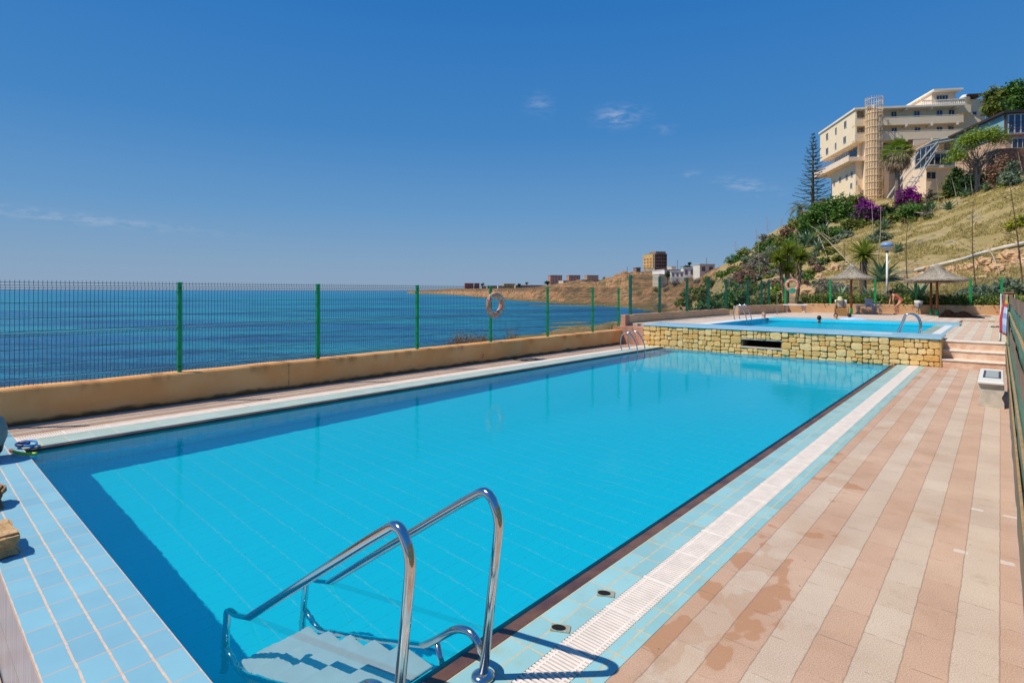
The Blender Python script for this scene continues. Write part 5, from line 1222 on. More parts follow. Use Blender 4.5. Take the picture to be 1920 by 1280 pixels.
def araucaria():
    Z = 112.0; p = P(1524, 410, Z); p.z = tz(1524, Z); k = Z / F; top = HC + (V0 - 250) * k; H = top - p.z; o = empty('araucaria_tree', p, 'tall araucaria with tiered branches left of the hotel', 'tree')
    mb = MB().tube([(0, 0, -.3), (0, 0, H * .5), (0, 0, H)], [.34, .22, .03], 8); C = []; A = []; B = []; n = 19
    for i in range(n):
        f = i / (n - 1); z = H * (.12 + .87 * f); L = (3.3 * (1 - f) ** .85 + .25) * R.uniform(.9, 1.08); m = 6 if f < .8 else 5
        for j in range(m):
            az = j * 2 * math.pi / m + i * .55 + R.uniform(-.12, .12); h = Vector((math.cos(az), math.sin(az), 0)); l = L * R.uniform(.8, 1.1)
            e = Vector((0, 0, z)) + h * l + UP * (.12 * l if f < .7 else .4 * l); mid = Vector((0, 0, z)) + h * l * .55 - UP * .03 * l; mb.tube([(0, 0, z), mid, e], [.05, .035, .02], 4)
            s = Vector((-h.y, h.x, 0))
            for q in range(int(14 + 30 * l)):
                t = R.uniform(.2, 1.0); c = Vector((0, 0, z)).lerp(mid, min(1, t / .55)) if t < .55 else mid.lerp(e, (t - .55) / .45); dd = (h * R.uniform(.2, 1) + s * R.uniform(-.9, .9) + UP * R.uniform(-.05, .6)).normalized()
                C.append(c + dd * .1); A.append(dd * .2); B.append(dd.cross(UP).normalized() * .045 + UP * .02)
    mb.build('trunk', BARK, o, smooth=True); quads('foliage', np.array(C), np.array(A), np.array(B), LEAF['norfolk'], o)
araucaria()
def umbrella_pine():
    Z = 78.0; p = P(1836, 362, Z); p.z = tz(1836, Z); k = Z / F; o = empty('umbrella_pine', p, 'spreading pine with a flat bright green crown and bare trunks below the blue building', 'tree')
    def loc(u, v_): return RT * ((u - 1836) * k) + UP * (HC + (V0 + 2 - v_) * k - p.z)
    tr = MB()
    for (ua, va, ub, vb, r) in ((1830, 364, 1826, 300, .16), (1840, 364, 1822, 305, .13), (1828, 362, 1838, 318, .11)): tr.tube(smooth_path([loc(ua, va + 4), loc((ua + ub) / 2 + 2, (va + vb) / 2), loc(ub, vb)], 4), [r * 1.2] * 3 + [r] * 4 + [r * .7] * 2, 8)
    lb = tr
    for i in range(90):
        u = R.uniform(1790, 1885); v_ = R.uniform(262, 300) + max(0, (1815 - u)) * .5; q = loc(u, v_) + FW * R.uniform(-1.6, 1.6); s = loc(R.uniform(1818, 1840), R.uniform(300, 330))
        lb.tube(smooth_path([s, s.lerp(q, .5) + UP * R.uniform(-.3, .5), q], 3), [.05] * 3 + [.035] * 2 + [.02] * 2, 4)
    lb.build('trunk', BARKG, o, smooth=True)
    bl = []
    for (u, v_, w, h) in ((1835, 258, 30, 11), (1860, 252, 24, 9), (1810, 270, 22, 12), (1798, 288, 18, 11), (1873, 262, 16, 10), (1845, 247, 22, 7), (1822, 262, 22, 10), (1786, 300, 12, 8)):
        c = loc(u, v_); bl.append((c.x, c.y, c.z, w * k, w * k * .9, h * k))
    C, A, B = leafcloud(bl, 7500, .17, clumps=520, shell=.3, flat=.5, aspect=.3); quads('crown', C, A, B, LEAF['pine'], o)
umbrella_pine()
def big_tree(label, u, vb, blobs, Z, leaf, n, size):
    p = P(u, vb, Z); p.z = min(p.z, tz(u, Z)); k = Z / F; o = empty('tree', p, label, 'tree')
    bl = []
    for (bu, bv, w, h) in blobs: c = RT * ((bu - u) * k) + UP * (HC + (V0 + 2 - bv) * k - p.z) + FW * R.uniform(-1, 1); bl.append((c.x, c.y, c.z, w * k, w * k, h * k))
    mb = MB()
    for b in bl: mb.tube(smooth_path([(0, 0, -.3), (b[0] * .25, b[1] * .25, b[2] * .55), (b[0], b[1], b[2])], 4), [.28] * 3 + [.18] * 3 + [.1] * 3, 7)
    mb.build('trunk', BARK, o, smooth=True); C, A, B = leafcloud(bl, n, size, shell=.35); quads('crown', C, A, B, LEAF[leaf], o)
big_tree('leafy tree at the skyline right of the hotel with gaps showing sky', 1858, 300, [(1866, 178, 17, 16), (1846, 208, 12, 13), (1876, 204, 16, 13), (1858, 194, 12, 9), (1890, 184, 12, 13)], 104, 'olive', 3600, .3)
big_tree('taller tree cut off by the picture edge beside the skyline tree', 1915, 300, [(1916, 165, 16, 18), (1905, 190, 16, 16), (1930, 180, 24, 28), (1925, 205, 24, 16)], 100, 'green', 3400, .3)


# ------------------------------------------------------------------ buildings
HCREAM = M('hotel_cream', (.90, .725, .49), .85, .07, .5, spec=.15, col2=(.92, .77, .55), fine=.3); HPINK = M('hotel_peach', (.88, .70, .53), .85, .06, .6, spec=.15)
HLIGHT = M('hotel_trim', (.90, .83, .70), .8, .06, .8); WFRAME = M('window_frame', (.66, .62, .56), .5, .05, 4); GLASS = M('window_glass', (.03, .035, .045), .08, .3, 2, spec=.8)
GLASSB = M('blue_window_glass', (.02, .06, .16), .08, .2, 2, spec=.8); RAIL = M('balcony_rail', (.24, .27, .33), .5)


class Bld:
    """a building in its own frame: a along the front, b into depth, z up"""
    def __init__(s, name, label, cat, x0, Z0, z0, av=(.99, -.14), group=None):
        l = math.hypot(*av); s.a = (av[0] / l, av[1] / l); s.b = (-s.a[1], s.a[0]); s.x0, s.Z0, s.z0 = x0, Z0, z0
        A = RT * s.a[0] + FW * s.a[1]; s.o = empty(name, CW(x0, Z0, z0), label, cat, group, rz=math.atan2(A.y, A.x))
    def A(s, u, b=0.0):
        k = (u - 960) / F; x, Z = s.x0 + s.b[0] * b, s.Z0 + s.b[1] * b; return (k * Z - x) / (s.a[0] - k * s.a[1])
    def B(s, u, a=0.0):
        k = (u - 960) / F; x, Z = s.x0 + s.a[0] * a, s.Z0 + s.a[1] * a; return (k * Z - x) / (s.b[0] - k * s.b[1])
    def z(s, u, v, a=0.0, b=0.0):
        Z = s.Z0 + s.a[1] * a + s.b[1] * b; return HC + (V0 + ROLL * (u - 960) - v) / F * Z - s.z0
    def part(s, name, mat, *boxes, parent=None, bev=0.0):
        mb = MB()
        for q in boxes: mb.box(*q, bev=bev)
        return mb.build(name, mat, parent or s.o)
    def win(s, side, c, z, w, h, d=0.0, glass=None, mull=1, name='window'):
        """framed window; side 'b' on a wall facing the front (b = d), 'a' on a wall facing the flank (a = d)"""
        f = MB(); g = MB(); t = .09
        def bx(mb, c0, c1, z0, z1, o0, o1):
            if side == 'b': mb.box(c0, c1, d - o0, d - o1 if False else d + o1, z0, z1)
            else: mb.box(d - o0, d + o1, c0, c1, z0, z1)
        for q in ((c - w / 2, c + w / 2, z - t, z), (c - w / 2, c + w / 2, z + h, z + h + t), (c - w / 2 - t, c - w / 2, z - t, z + h + t), (c + w / 2, c + w / 2 + t, z - t, z + h + t)): bx(f, *q, .07, .05)
        for i in range(mull): m = c - w / 2 + w * (i + 1) / (mull + 1); bx(f, m - t / 3, m + t / 3, z, z + h, .06, .03)
        bx(g, c - w / 2, c + w / 2, z, z + h, .02, .03); fo = f.build(name, WFRAME, s.o); g.build('pane', glass or GLASS, fo); return fo


def hotel():
    H = Bld('hotel', 'large cream hotel with curved balconies and a caged spiral stair on the hilltop', 'hotel', 68.67, 110.0, 17.0)
    z = lambda v_, u=1603, a=0, b=0: H.z(u, v_, a, b)
    zr, zub, zs1, zs0 = z(203), z(266), z(290), z(301)
    H.part('upper_wall', HCREAM, (0.0, 19.6, 1.5, 17.0, zub, zr - .3), (0, .3, 0.0, 1.5, zub, zr - .3))
    H.part('recess_wall', HCREAM, (1.5, 19.4, 1.9, 13.5, zs1 - .2, zub))
    H.part('lower_wall', HCREAM, (.55, 19.0, 1.1, 11.9, 0, zs0 + .2)); H.part('end_wall', HPINK, (2.0, 18.0, 12, 16, 0, zs0))
    H.part('roof_slab', HLIGHT, (-.25, 19.9, -.35, 17.3, zr - .35, zr))
    for (v0, v1, nm) in ((224, 237, 'balcony'), (251, 265, 'balcony')):
        p = H.part(nm, HCREAM, (.0, 19.6, -.02, .16, z(v1), z(v0)), (0, 19.6, .16, 1.5, z(v1), z(v1) + .25), (19.45, 19.6, .16, 1.5, z(v1), z(v0)))
        H.part('handrail', HLIGHT, (0, 19.6, .0, .14, z(v0) + .14, z(v0) + .22), parent=p)
    bk = H.part('brackets', HLIGHT, *[(a, a + .35, -.1, 1.5, zz - .4, zz) for a in (4.6, 9.2, 13.8, 18.4) for zz in (zr - .35, z(237), z(265))])
    p = H.part('terrace_slab', HPINK, (-1.1, 3.2, .3, 17.4, zs0, zs1 - .35), (-1.1, -.95, .3, 17.4, zs1 - .35, zs1))
    rl = MB(); 
    for b in np.arange(1.0, 17.2, .8): rl.box(-1.06, -1.0, b, b + .06, zs1, zs1 + .95)
    for zz in (.3, .6, .92): rl.box(-1.06, -1.0, .4, 17.3, zs1 + zz, zs1 + zz + .06)
    rl.build('railing', RAIL, p); H.part('dark_glazing', GLASS, (1.46, 1.5, 2.6, 13.0, zs1 + .05, zub - .35))
    # flank windows: two rows of three
    for (u, v_) in ((1584.5, 234), (1567, 246), (1550.5, 256.5)): H.win('a', H.B(u), H.z(u, v_, 0, H.B(u)) - .65, 1.0 if u != 1567 else .7, 1.35)
    for (u, v_) in ((1583.5, 262.5), (1566.5, 274), (1550.5, 283.5)): H.win('a', H.B(u), H.z(u, v_, 0, H.B(u)) - .65, 1.1 if u != 1566.5 else .7, 1.3)
    for (u, v_, w) in ((1597, 327, .8), (1587.5, 332.5, .9), (1575, 337, .9), (1564, 344, .7), (1596, 348, .8), (1606, 343, .5)): H.win('a', H.B(u, .55), H.z(u, v_, .55, H.B(u, .55)) - .5, w, .95, d=.55)
    # front windows
    for (u, v_) in ((1675, 217), (1718, 216), (1760.5, 214.5), (1783, 213.5)): H.win('b', H.A(u, 1.5), H.z(u, v_, H.A(u, 1.5), 1.5) - .4, .95, 1.15, d=1.5, glass=GLASSB if u in (1718, 1760.5) else GLASS)
    for (u, v_) in ((1675.5, 246), (1719.5, 245), (1760.5, 244), (1782, 243)): H.win('b', H.A(u, 1.5), H.z(u, v_, H.A(u, 1.5), 1.5) - .5, .95, 1.1, d=1.5)
    for u in (1611,): 
        for v_ in (217, 246): H.win('b', H.A(u, 1.5), H.z(u, v_, 0, 1.5) - .5, 1.2, 1.2, d=1.5, glass=M('pale_blind', (.6, .55, .47), .6))
    a0, a1 = H.A(1657, 1.9), H.A(1706, 1.9)
    for (u, w) in ((1662, 1.3), (1690, 4.6)): H.win('b', H.A(u, 1.9), z(283) , w, 1.9, d=1.9, mull=3)
    H.part('front_pier', HPINK, (H.A(1712), H.A(1790), .0, 1.9, 0, z(266)))
    H.part('stair_pier', HPINK, (H.A(1655), H.A(1664), -.4, 1.2, 0, z(290)), (H.A(1622), H.A(1625), -.6, 1.2, 0, zr))
    # penthouse with balustrade
    pa0, pa1 = H.A(1752), H.A(1797); pz = H.z(1775, 170, 16); H.part('penthouse', HPINK, (pa0, pa1, 1.0, 10.5, zr, pz)); H.part('penthouse_roof', HLIGHT, (pa0 - .35, pa1 + .7, -.2, 10.8, pz, pz + .32))
    for u in (1760, 1771): H.win('b', H.A(u, 1.0), H.z(u, 187, 16) , .95, 1.15, d=1.0)
    bs = MB(); ba0, ba1 = H.A(1728), 19.7
    for a in np.arange(ba0, ba1, .34): bs.lathe([(.05, zr), (.1, zr + .25), (.05, zr + .55), (.09, zr + .8)], 6, Matrix.Translation((a, -.1, 0)))
    bs.box(ba0 - .1, ba1 + .1, -.22, .02, zr + .8, zr + .95); bs.build('balustrade', HLIGHT, H.o)
    H.part('parapet', HCREAM, (H.A(1797), H.A(1808), -.1, 4, zr, H.z(1800, 185, 19)))
    wa1 = H.A(1846, 4); wz = H.z(1825, 187, 22, 4); H.part('wing', HCREAM, (19.6, wa1, 4.0, 16, 0, wz), (19.6, H.A(1820, 2.6), 2.6, 4.0, H.z(1812, 210, 20, 2), wz - 1.5)); H.win('b', H.A(1826, 4), H.z(1826, 216, 23, 4), .7, .6, d=4.0, mull=0)
    H.part('wing_awning', M('dark_awning', (.06, .035, .04), .7), (H.A(1812, 3), H.A(1844, 3), 2.6, 7, wz + .45, wz + .65)); MB().lathe([(.9, 0), (.85, .45), (.5, .85), (.001, .98)], 16, Matrix.Translation((H.A(1808, 4), 4, wz))).build('white_dome', WHITE, H.o, smooth=True)
    for u in (1670, 1704): MB().tube([(H.A(u, 6), 6, zr), (H.A(u, 6), 6, zr + 1.1)], .12, 6).build('chimney', HLIGHT, H.o)
    # spiral stair in a cage
    ca, cb, r = H.A(1638, -2.0), -2.0, 1.36; zt = H.z(1638, 188, ca, -2)
    MB().tube([(ca, cb, 0), (ca, cb, zt - 1)], .28, 10).build('stair_column', HPINK, H.o)
    st = MB(); n = int(zt / .19)
    for i in range(n - 6):
        t = i * .36; zz = i * .19
        p = [(ca + q * math.cos(t + d), cb + q * math.sin(t + d)) for q, d in ((.25, 0), (r, 0), (r, .42), (.25, .42))]
        st.quadmesh([(x, y, zz) for x, y in p] + [(x, y, zz + .09) for x, y in p], [(3, 2, 1, 0), (4, 5, 6, 7), (0, 1, 5, 4), (1, 2, 6, 5), (2, 3, 7, 6)])
    st.build('spiral_steps', M('step_tan', (.66, .42, .22), .8, .1, 1), H.o)
    hr = MB()
    for hz in (.45, .95): hr.tube([(ca + r * math.cos(i * .36), cb + r * math.sin(i * .36), i * .19 + hz) for i in range(n - 6)], .055, 5)
    hr.build('spiral_rail', HPINK, H.o)
    cg = MB(); sh = MB()
    for i in range(9):
        t0, t1 = math.radians(165 + i * 12), math.radians(165 + (i + 1) * 12); q = [(ca + (r - .05) * math.cos(t), cb + (r - .05) * math.sin(t)) for t in (t0, t1)] + [(ca + (r + .02) * math.cos(t), cb + (r + .02) * math.sin(t)) for t in (t1, t0)]
        sh.quadmesh([(x, y, 0) for x, y in q] + [(x, y, zt - 2.2) for x, y in q], [(0, 1, 5, 4), (1, 2, 6, 5), (2, 3, 7, 6), (3, 0, 4, 7), (4, 5, 6, 7)])
    sh.build('shaft_screen', M('shaft_tan', (.74, .52, .31), .85, .12, .8), H.o)
    for i in range(22): t = 2 * math.pi * i / 22; cg.tube([(ca + (r + .12) * math.cos(t), cb + (r + .12) * math.sin(t), 0), (ca + (r + .12) * math.cos(t), cb + (r + .12) * math.sin(t), zt + .5)], .045, 4)
    for zz in np.arange(1, zt + .6, 1.35): cg.tube([(ca + (r + .12) * math.cos(2 * math.pi * i / 24), cb + (r + .12) * math.sin(2 * math.pi * i / 24), zz) for i in range(25)], .05, 4)
    cg.build('stair_cage', M('cage_tan', (.80, .62, .38), .7, .1, 1), H.o)
hotel()


def glass_stair():
    Z = 97.0; p0 = P(1672, 372, Z); p0.z -= 1; o = empty('glazed_stairway', p0, 'white steel and glass stairway slanting up the hill beside the hotel', 'stairway')
    def L(u, v_, d=0.0): return P(u, v_, Z + d) - p0
    w = .15
    def bars(lst, nm, r, mat, d=(0,)):
        mb = MB()
        for (ua, va, ub, vb) in lst:
            for q in d: mb.tube([L(ua, va, q), L(ub, vb, q)], r, 5)
        mb.build(nm, mat, o)
    SW = M('white_steel', (.66, .66, .62), .45, .08, 2)
    bars([(1663, 372, 1722, 285), (1672, 374, 1700, 330), (1700, 330, 1758, 266), (1706, 352, 1760, 272), (1712, 352, 1752, 290), (1680, 375, 1712, 330)], 'slanting_beams', .11, SW, (0, 2.2))
    bars([(1698, 350, 1718, 350), (1703, 342, 1724, 340), (1708, 334, 1730, 330), (1714, 318, 1740, 312), (1720, 300, 1748, 294), (1720, 280, 1757, 268), (1716, 318, 1716, 282), (1726, 318, 1726, 278), (1736, 312, 1736, 274), (1745, 300, 1745, 270), (1716, 282, 1748, 264), (1748, 264, 1790, 256), (1757, 268, 1788, 262)], 'cross_bars', .075, SW, (0, 2.2))
    MB().quadmesh([L(1716, 318, .1), L(1738, 312, .1), L(1750, 290, .1), L(1756, 268, .1), L(1718, 284, .1)] + [L(1716, 318, .2), L(1738, 312, .2), L(1750, 290, .2), L(1756, 268, .2), L(1718, 284, .2)], [(0, 1, 2, 3, 4), (9, 8, 7, 6, 5)] + [(i, (i + 1) % 5, (i + 1) % 5 + 5, i + 5) for i in range(5)]).build('glazing', M('pale_glass', (.22, .28, .33), .1, .2, 1.5, spec=.8), o)
    MB().quadmesh([L(1722, 281, .0), L(1750, 265, .0), L(1790, 256, 1), L(1790, 262, 3), L(1757, 270, 2.4)] + [L(1722, 283, .0), L(1750, 267, .0), L(1790, 258, 1), L(1790, 264, 3), L(1757, 272, 2.4)], [(0, 1, 2, 3, 4), (9, 8, 7, 6, 5)] + [(i, (i + 1) % 5, (i + 1) % 5 + 5, i + 5) for i in range(5)]).build('glass_canopy', M('canopy_glass', (.42, .50, .50), .15, .1, 1.5, spec=.7), o)
glass_stair()


def annex():
    Bd = Bld('annex_building', 'small peach annex with white windows between the glazed stairway and the pines', 'building', (1736 - 960) / F * 100, 100.0, 16.0, (.995, -.1))
    a1 = Bd.A(1802); z = lambda v_: Bd.z(1760, v_, 3)
    Bd.part('wall', HPINK, (0, a1, 0, 7, 0, z(282))); Bd.part('stone_band', M('tan_brick', (.40, .26, .15), .9, .2, 2, .4, 8), (.6, a1, -.05, 7, z(283), z(262))); Bd.part('ledge', HLIGHT, (-.3, a1, -.5, 0, z(315), z(311)), (.3, a1, -.35, 0, z(285), z(282.5)))
    for u in (1746, 1757, 1768, 1779): Bd.win('b', Bd.A(u), z(308), .85, 1.9, d=0.0, mull=0)
    Bd.win('b', Bd.A(1745), z(335), 1.5, 1.2, d=0.0, mull=1)
annex()


def blue_house():
    Bd = Bld('blue_house', 'blue glazed building with an overhanging dark flat roof at the upper picture edge', 'house', (1884 - 960) / F * 80, 80.0, 12.0, (.983, -.183))
    z = lambda v_, u=1884: Bd.z(u, v_); L = Bd.B(1791) + .3; a1 = 14.0; zt, zm = z(214), z(252)
    Bd.part('roof', M('dark_roof', (.045, .033, .033), .7), (-.55, a1 + .5, -.6, L + .8, zt, zt + .34))
    Bd.part('upper_wall', M('pale_blue_wall', (.25, .44, .50), .5, .1, 1), (0, a1, 0, L, zm, zt))
    Bd.part('corner_post', M('brown_post', (.13, .07, .05), .6), (-.08, .12, -.1, .14, zm, zt))
    for i in range(4): Bd.win('b', .75 + i * .78, zm + .12, .62, 2.65, d=-.03, glass=GLASSB, mull=0)
    tb = MB()
    for q in (zm + .75, zm + 1.6): tb.box(.3, 3.6, -.12, -.05, q, q + .08)
    tb.build('transoms', M('brown_frame', (.16, .075, .05), .6), Bd.o)
    Bd.part('sill_band', M('brown_cill', (.30, .15, .10), .7), (-.1, a1, -.25, -.0, zm - .25, zm)); 
    Bd.part('lower_wall', M('pink_wall', (.58, .38, .26), .85, .15, 1.5), (.1, a1, .05, L, 0, zm)); Bd.win('b', 1.9, z(278), 1.9, 1.3, d=.05, mull=2)
    Bd.part('retaining_wall', M('brown_brick_wall', (.22, .11, .07), .9, .3, 3, .5, 9), (-2.6, a1, -2.6, -.3, 0, z(286)))
blue_house()

# railing and thin fences on the slope
for (pts, lb) in ((((1662, 404), (1700, 368), (1728, 374), (1770, 380)), 'thin pale handrail along the top of the slope under the small bougainvillea'), (((1664, 408), (1700, 408), (1732, 412)), 'thin pale rail low on the slope right of the large bougainvillea')):
    w = [hit(u, vv)[1] + UP * .8 for u, vv in pts]; mb = MB(); mb.tube(w, .06, 5)
    for q in w: mb.tube([q, q - UP * 1.1], .05, 5)
    tag(mb.build('slope_railing', STALK), lb, 'railing')


def tower():
    Z = 430.0; Bd = Bld('unfinished_tower', 'square unfinished brick block with an ochre side on the cliff', 'building', (1227 - 960) / F * Z, Z, -2.0, (.93, .37))
    zt = Bd.z(1227, 476); a1 = Bd.A(1251); b1 = Bd.B(1205.5); fl = (zt - Bd.z(1227, 501)) / 4; zb = Bd.z(1227, 501)
    Bd.part('side_wall', M('ochre_side', (.60, .40, .16), .85, .1, .2), (0, .5, 2.0, b1, zb, zt)); Bd.part('brick_wall', M('brick_front', (.27, .165, .11), .9, .3, .3), (1.5, a1, .3, b1, 0, zt + .5))
    Bd.part('base', M('grey_base', (.36, .30, .23), .9, .2, .3), (.3, 2, 1, b1, 0, zb)); Bd.part('corner_column', M('grey_concrete', (.40, .33, .27), .9), (.0, .7, 0, .8, 0, zt), *[(0, 3.6, 0, 4, zb + i * fl - .5, zb + i * fl) for i in range(5)])
    Bd.part('rooftop', M('brick_top', (.30, .21, .16), .9, .2, .3), (a1 * .25, a1, 2, b1 * .7, zt + .5, zt + 2.2), (a1 * .62, a1, 2, b1 * .6, zt + 2.2, Bd.z(1227, 470.5)))
    BW = M('brick_window', (.32, .14, .08), .9)
    for i in range(3):
        for j in range(3): Bd.part('window', BW, (-.1, .1, b1 * (.25 + .26 * j), b1 * (.25 + .26 * j) + 2.2, zb + fl * (i + .35), zb + fl * (i + .8)))
    for i in range(4):
        for j in range(4): Bd.part('window', M('dark_opening', (.05, .035, .03), .9), (a1 * (.18 + .2 * j), a1 * (.18 + .2 * j) + 1.7, .2, .32, zb + fl * (i + .25), zb + fl * (i + .8)))
tower()


def block(label, u0, u1, vt, vb, Z, col, name='house', cat='house', rows=0, cols=0, group=None, side=None, roof=None, win_col=(.16, .12, .11), av=(.97, .24), h2=None, dz=5.0):
    Bd = Bld(name, label, cat, (u0 - 960) / F * Z, Z, HC + (V0 + ROLL * (u0 - 960) - vb) / F * Z - dz, av, group); a1 = Bd.A(u1); zt = Bd.z(u0, vt); d = max(5, a1 * .7)
    m = M(name + '_wall', col, .85, .08, .3); Bd.part('wall', m, (0, a1, 0, d, 0, zt)); Bd.part('roof', M(name + '_roof', roof or tuple(c * .85 for c in col), .85, .1, .3), (-.2, a1 + .2, -.3, d + .2, zt, zt + Z * .0012))
    wm = M('far_window', win_col, .6); hh = (zt - dz) / max(1, rows)
    for i in range(rows):
        for j in range(cols):
            w = a1 / cols; Bd.part('window', wm, (w * (j + .25), w * (j + .72), -.12, .1, dz + hh * (i + .3), dz + hh * (i + .8)))
    return Bd


WH = (.74, .74, .72)
block('long white flat roofed house behind the other white houses', 1246, 1316, 506, 517, 305, WH, rows=1, cols=5, av=(.98, .18))
block('small white house with a dark door facing the bay', 1258, 1282, 509.5, 521, 262, WH, rows=1, cols=3, av=(.97, -.2))
block('white house next to the shrub on the ridge with a beige side', 1281, 1314, 502.5, 519, 275, WH, rows=1, cols=3, av=(.99, -.1))
block('beige box on the roof line of the long white house', 1259, 1267, 500.5, 506, 312, (.55, .48, .38), name='roof_hut', cat='hut')
block('pale villa half hidden behind the ridge shrub', 1312, 1340, 496, 514, 240, (.66, .64, .56), rows=1, cols=2)
block('grey stone retaining wall below the white houses', 1236, 1250, 515, 526, 262, (.62, .56, .45), name='retaining_wall', cat='wall', av=(.9, .4))
AP = 'red and pink apartment blocks on the far cliff'
block('slim pinkish apartment block, first of the three on the cliff', 1032, 1054, 517, 531, 880, (.42, .24, .19), 'apartment_block', 'apartments', 6, 4, AP, win_col=(.62, .52, .47))
block('pinkish apartment block, middle one of the three on the cliff', 1067, 1088, 517, 529, 900, (.44, .25, .18), 'apartment_block', 'apartments', 5, 4, AP, win_col=(.58, .48, .42))
block('tan apartment block, closest of the three to the unfinished tower', 1101, 1122, 517, 529, 880, (.46, .30, .20), 'apartment_block', 'apartments', 5, 4, AP, win_col=(.60, .5, .42))
block('low white house in front of the pink apartment blocks', 1056, 1092, 527, 532, 560, (.62, .55, .46), rows=1, cols=6)
block('low beige house under the tan apartment block', 1090, 1124, 525.5, 531, 520, (.50, .40, .30), rows=1, cols=5)
block('grey flat roofed house on the cliff by a lone palm', 1136, 1158, 522.5, 529, 450, (.46, .42, .36), rows=1, cols=4)
block('small dark house at the cliff edge left of the tower', 1160, 1167, 515, 521, 400, (.16, .15, .16))
block('low ruin of grey pillars beside the tower', 1193, 1201, 502.5, 508.5, 420, (.24, .19, .16), 'ruin', 'ruin', 1, 3)
block('dark red twin block at the left end of the far town', 872, 888, 532, 541, 1250, (.36, .13, .12), 'apartment_block', 'apartments', 3, 4, 'dark red blocks at the end of the far town')
block('second dark red block of the far town, toward the lifebuoy', 890, 899, 532, 541, 1260, (.36, .13, .12), 'apartment_block', 'apartments', 3, 2, 'dark red blocks at the end of the far town')
block('yellow house in the far town right of the lifebuoy', 945, 966, 533, 540, 800, (.58, .40, .16), rows=2, cols=4)
block('white house in the far town beside the yellow one', 934, 946, 536.5, 541, 790, (.66, .62, .56), rows=1, cols=3)
block('pale house in the far town right of the yellow one', 967, 985, 535.5, 541, 760, (.46, .38, .31), rows=1, cols=4)
block('long pink terrace of houses in the far town', 985, 1030, 535.5, 540, 820, (.50, .34, .27), rows=1, cols=9)
block('small white house in the far town by the dark red blocks', 903, 912, 537, 541.5, 1000, (.62, .58, .53), rows=1, cols=2)
block('row of tan cottages in the far town above the lifebuoy', 914, 933, 536.5, 541, 930, (.44, .33, .26), rows=1, cols=5)

# lone far palms and dark tree clumps of the town
def far_tree(label, u, vb, h, Z, crown, palm=True, w=5):
    p = P(u, vb, Z); k = Z / F; o = empty('palm_tree' if palm else 'tree', p, label, 'tree')
    MB().tube([(0, 0, -3), (0, 0, h * k)], .35 if palm else .3, 5).build('trunk', BARK, o)
    C, A, B = leafcloud([(0, 0, h * k, w * k * .6, w * k * .6, (w * .5) * k * (1 if palm else .9))], 260, w * k * .22, clumps=16, shell=.2); quads('crown', C, A, B, LEAF[crown], o)
far_tree('lone palm standing above the white houses', 1293, 504, 10, 290, 'dark', True, 5); far_tree('palm beside the grey flat roofed house on the cliff', 1134, 530, 8, 440, 'dark', True, 5)
far_tree('dark tree beside the yellow house of the far town', 973, 541, 7, 760, 'dark', False, 5); far_tree('palm above the pink terrace of the far town', 988, 540, 9, 780, 'dark', True, 4); far_tree('dark tree at the dark red blocks of the far town', 905, 541, 8, 1000, 'dark', False, 5)
far_tree('dark tree at the right end of the pink terrace', 1026, 536, 6, 640, 'dark', False, 7); far_tree('dark hedge tree behind the long white house', 1287, 508, 4, 320, 'dark', False, 14); far_tree('small dark tree in front of the small white house', 1252, 520, 5, 255, 'dark', False, 8)
for (u, vb, vt, lb) in ((1176, 513, 500, 'thin pole on the cliff left of the tower'), (1270, 507, 487, 'thin lattice mast behind the white houses'), (1325, 500, 483, 'slim pole at the pale villa')):
    p = P(u, vb, 300); tag(MB().tube([(0, 0, -2), (0, 0, (vb - vt) * 300 / F)], .12, 5).build('mast', STALKD, loc=p), lb, 'mast')


# ------------------------------------------------------------------ people
def body(name, nodes, edges, mat, parent, root=0):
    me = bpy.data.meshes.new(name); me.from_pydata([n[:3] for n in nodes], edges, []); o = bpy.data.objects.new(name, me); COL.objects.link(o); o.parent = parent; me.materials.append(mat)
    sk = o.modifiers.new('skin', 'SKIN'); sk.use_smooth_shade = True
    if not me.skin_vertices: me.attributes.new('skin', 'FLOAT', 'POINT') if False else None
    lay = me.skin_vertices[0].data if me.skin_vertices else None
    return o, lay


def skin_body(name, nodes, edges, mat, parent):
    """one continuous body: joints with radii grown by the Skin modifier, evaluated to a mesh"""
    bm = bmesh.new(); sl_ = bm.verts.layers.skin.verify(); vs = []
    for i, n in enumerate(nodes):
        q = bm.verts.new(n[:3]); r = n[3] if isinstance(n[3], tuple) else (n[3], n[3]); q[sl_].radius = r; q[sl_].use_root = (i == 0); vs.append(q)
    for a, b in edges: bm.edges.new((vs[a], vs[b]))
    me = bpy.data.meshes.new(name); bm.to_mesh(me); bm.free(); tmp = bpy.data.objects.new('tmp', me); COL.objects.link(tmp)
    s = tmp.modifiers.new('s', 'SKIN'); s.use_smooth_shade = True; s.branch_smoothing = .6; u = tmp.modifiers.new('u', 'SUBSURF'); u.levels = 2; u.render_levels = 2
    dg = bpy.context.evaluated_depsgraph_get(); m2 = bpy.data.meshes.new_from_object(tmp.evaluated_get(dg)); m2.name = name; bpy.data.objects.remove(tmp)
    m2.materials.clear(); m2.materials.append(mat); o = bpy.data.objects.new(name, m2); COL.objects.link(o); o.parent = parent; return o


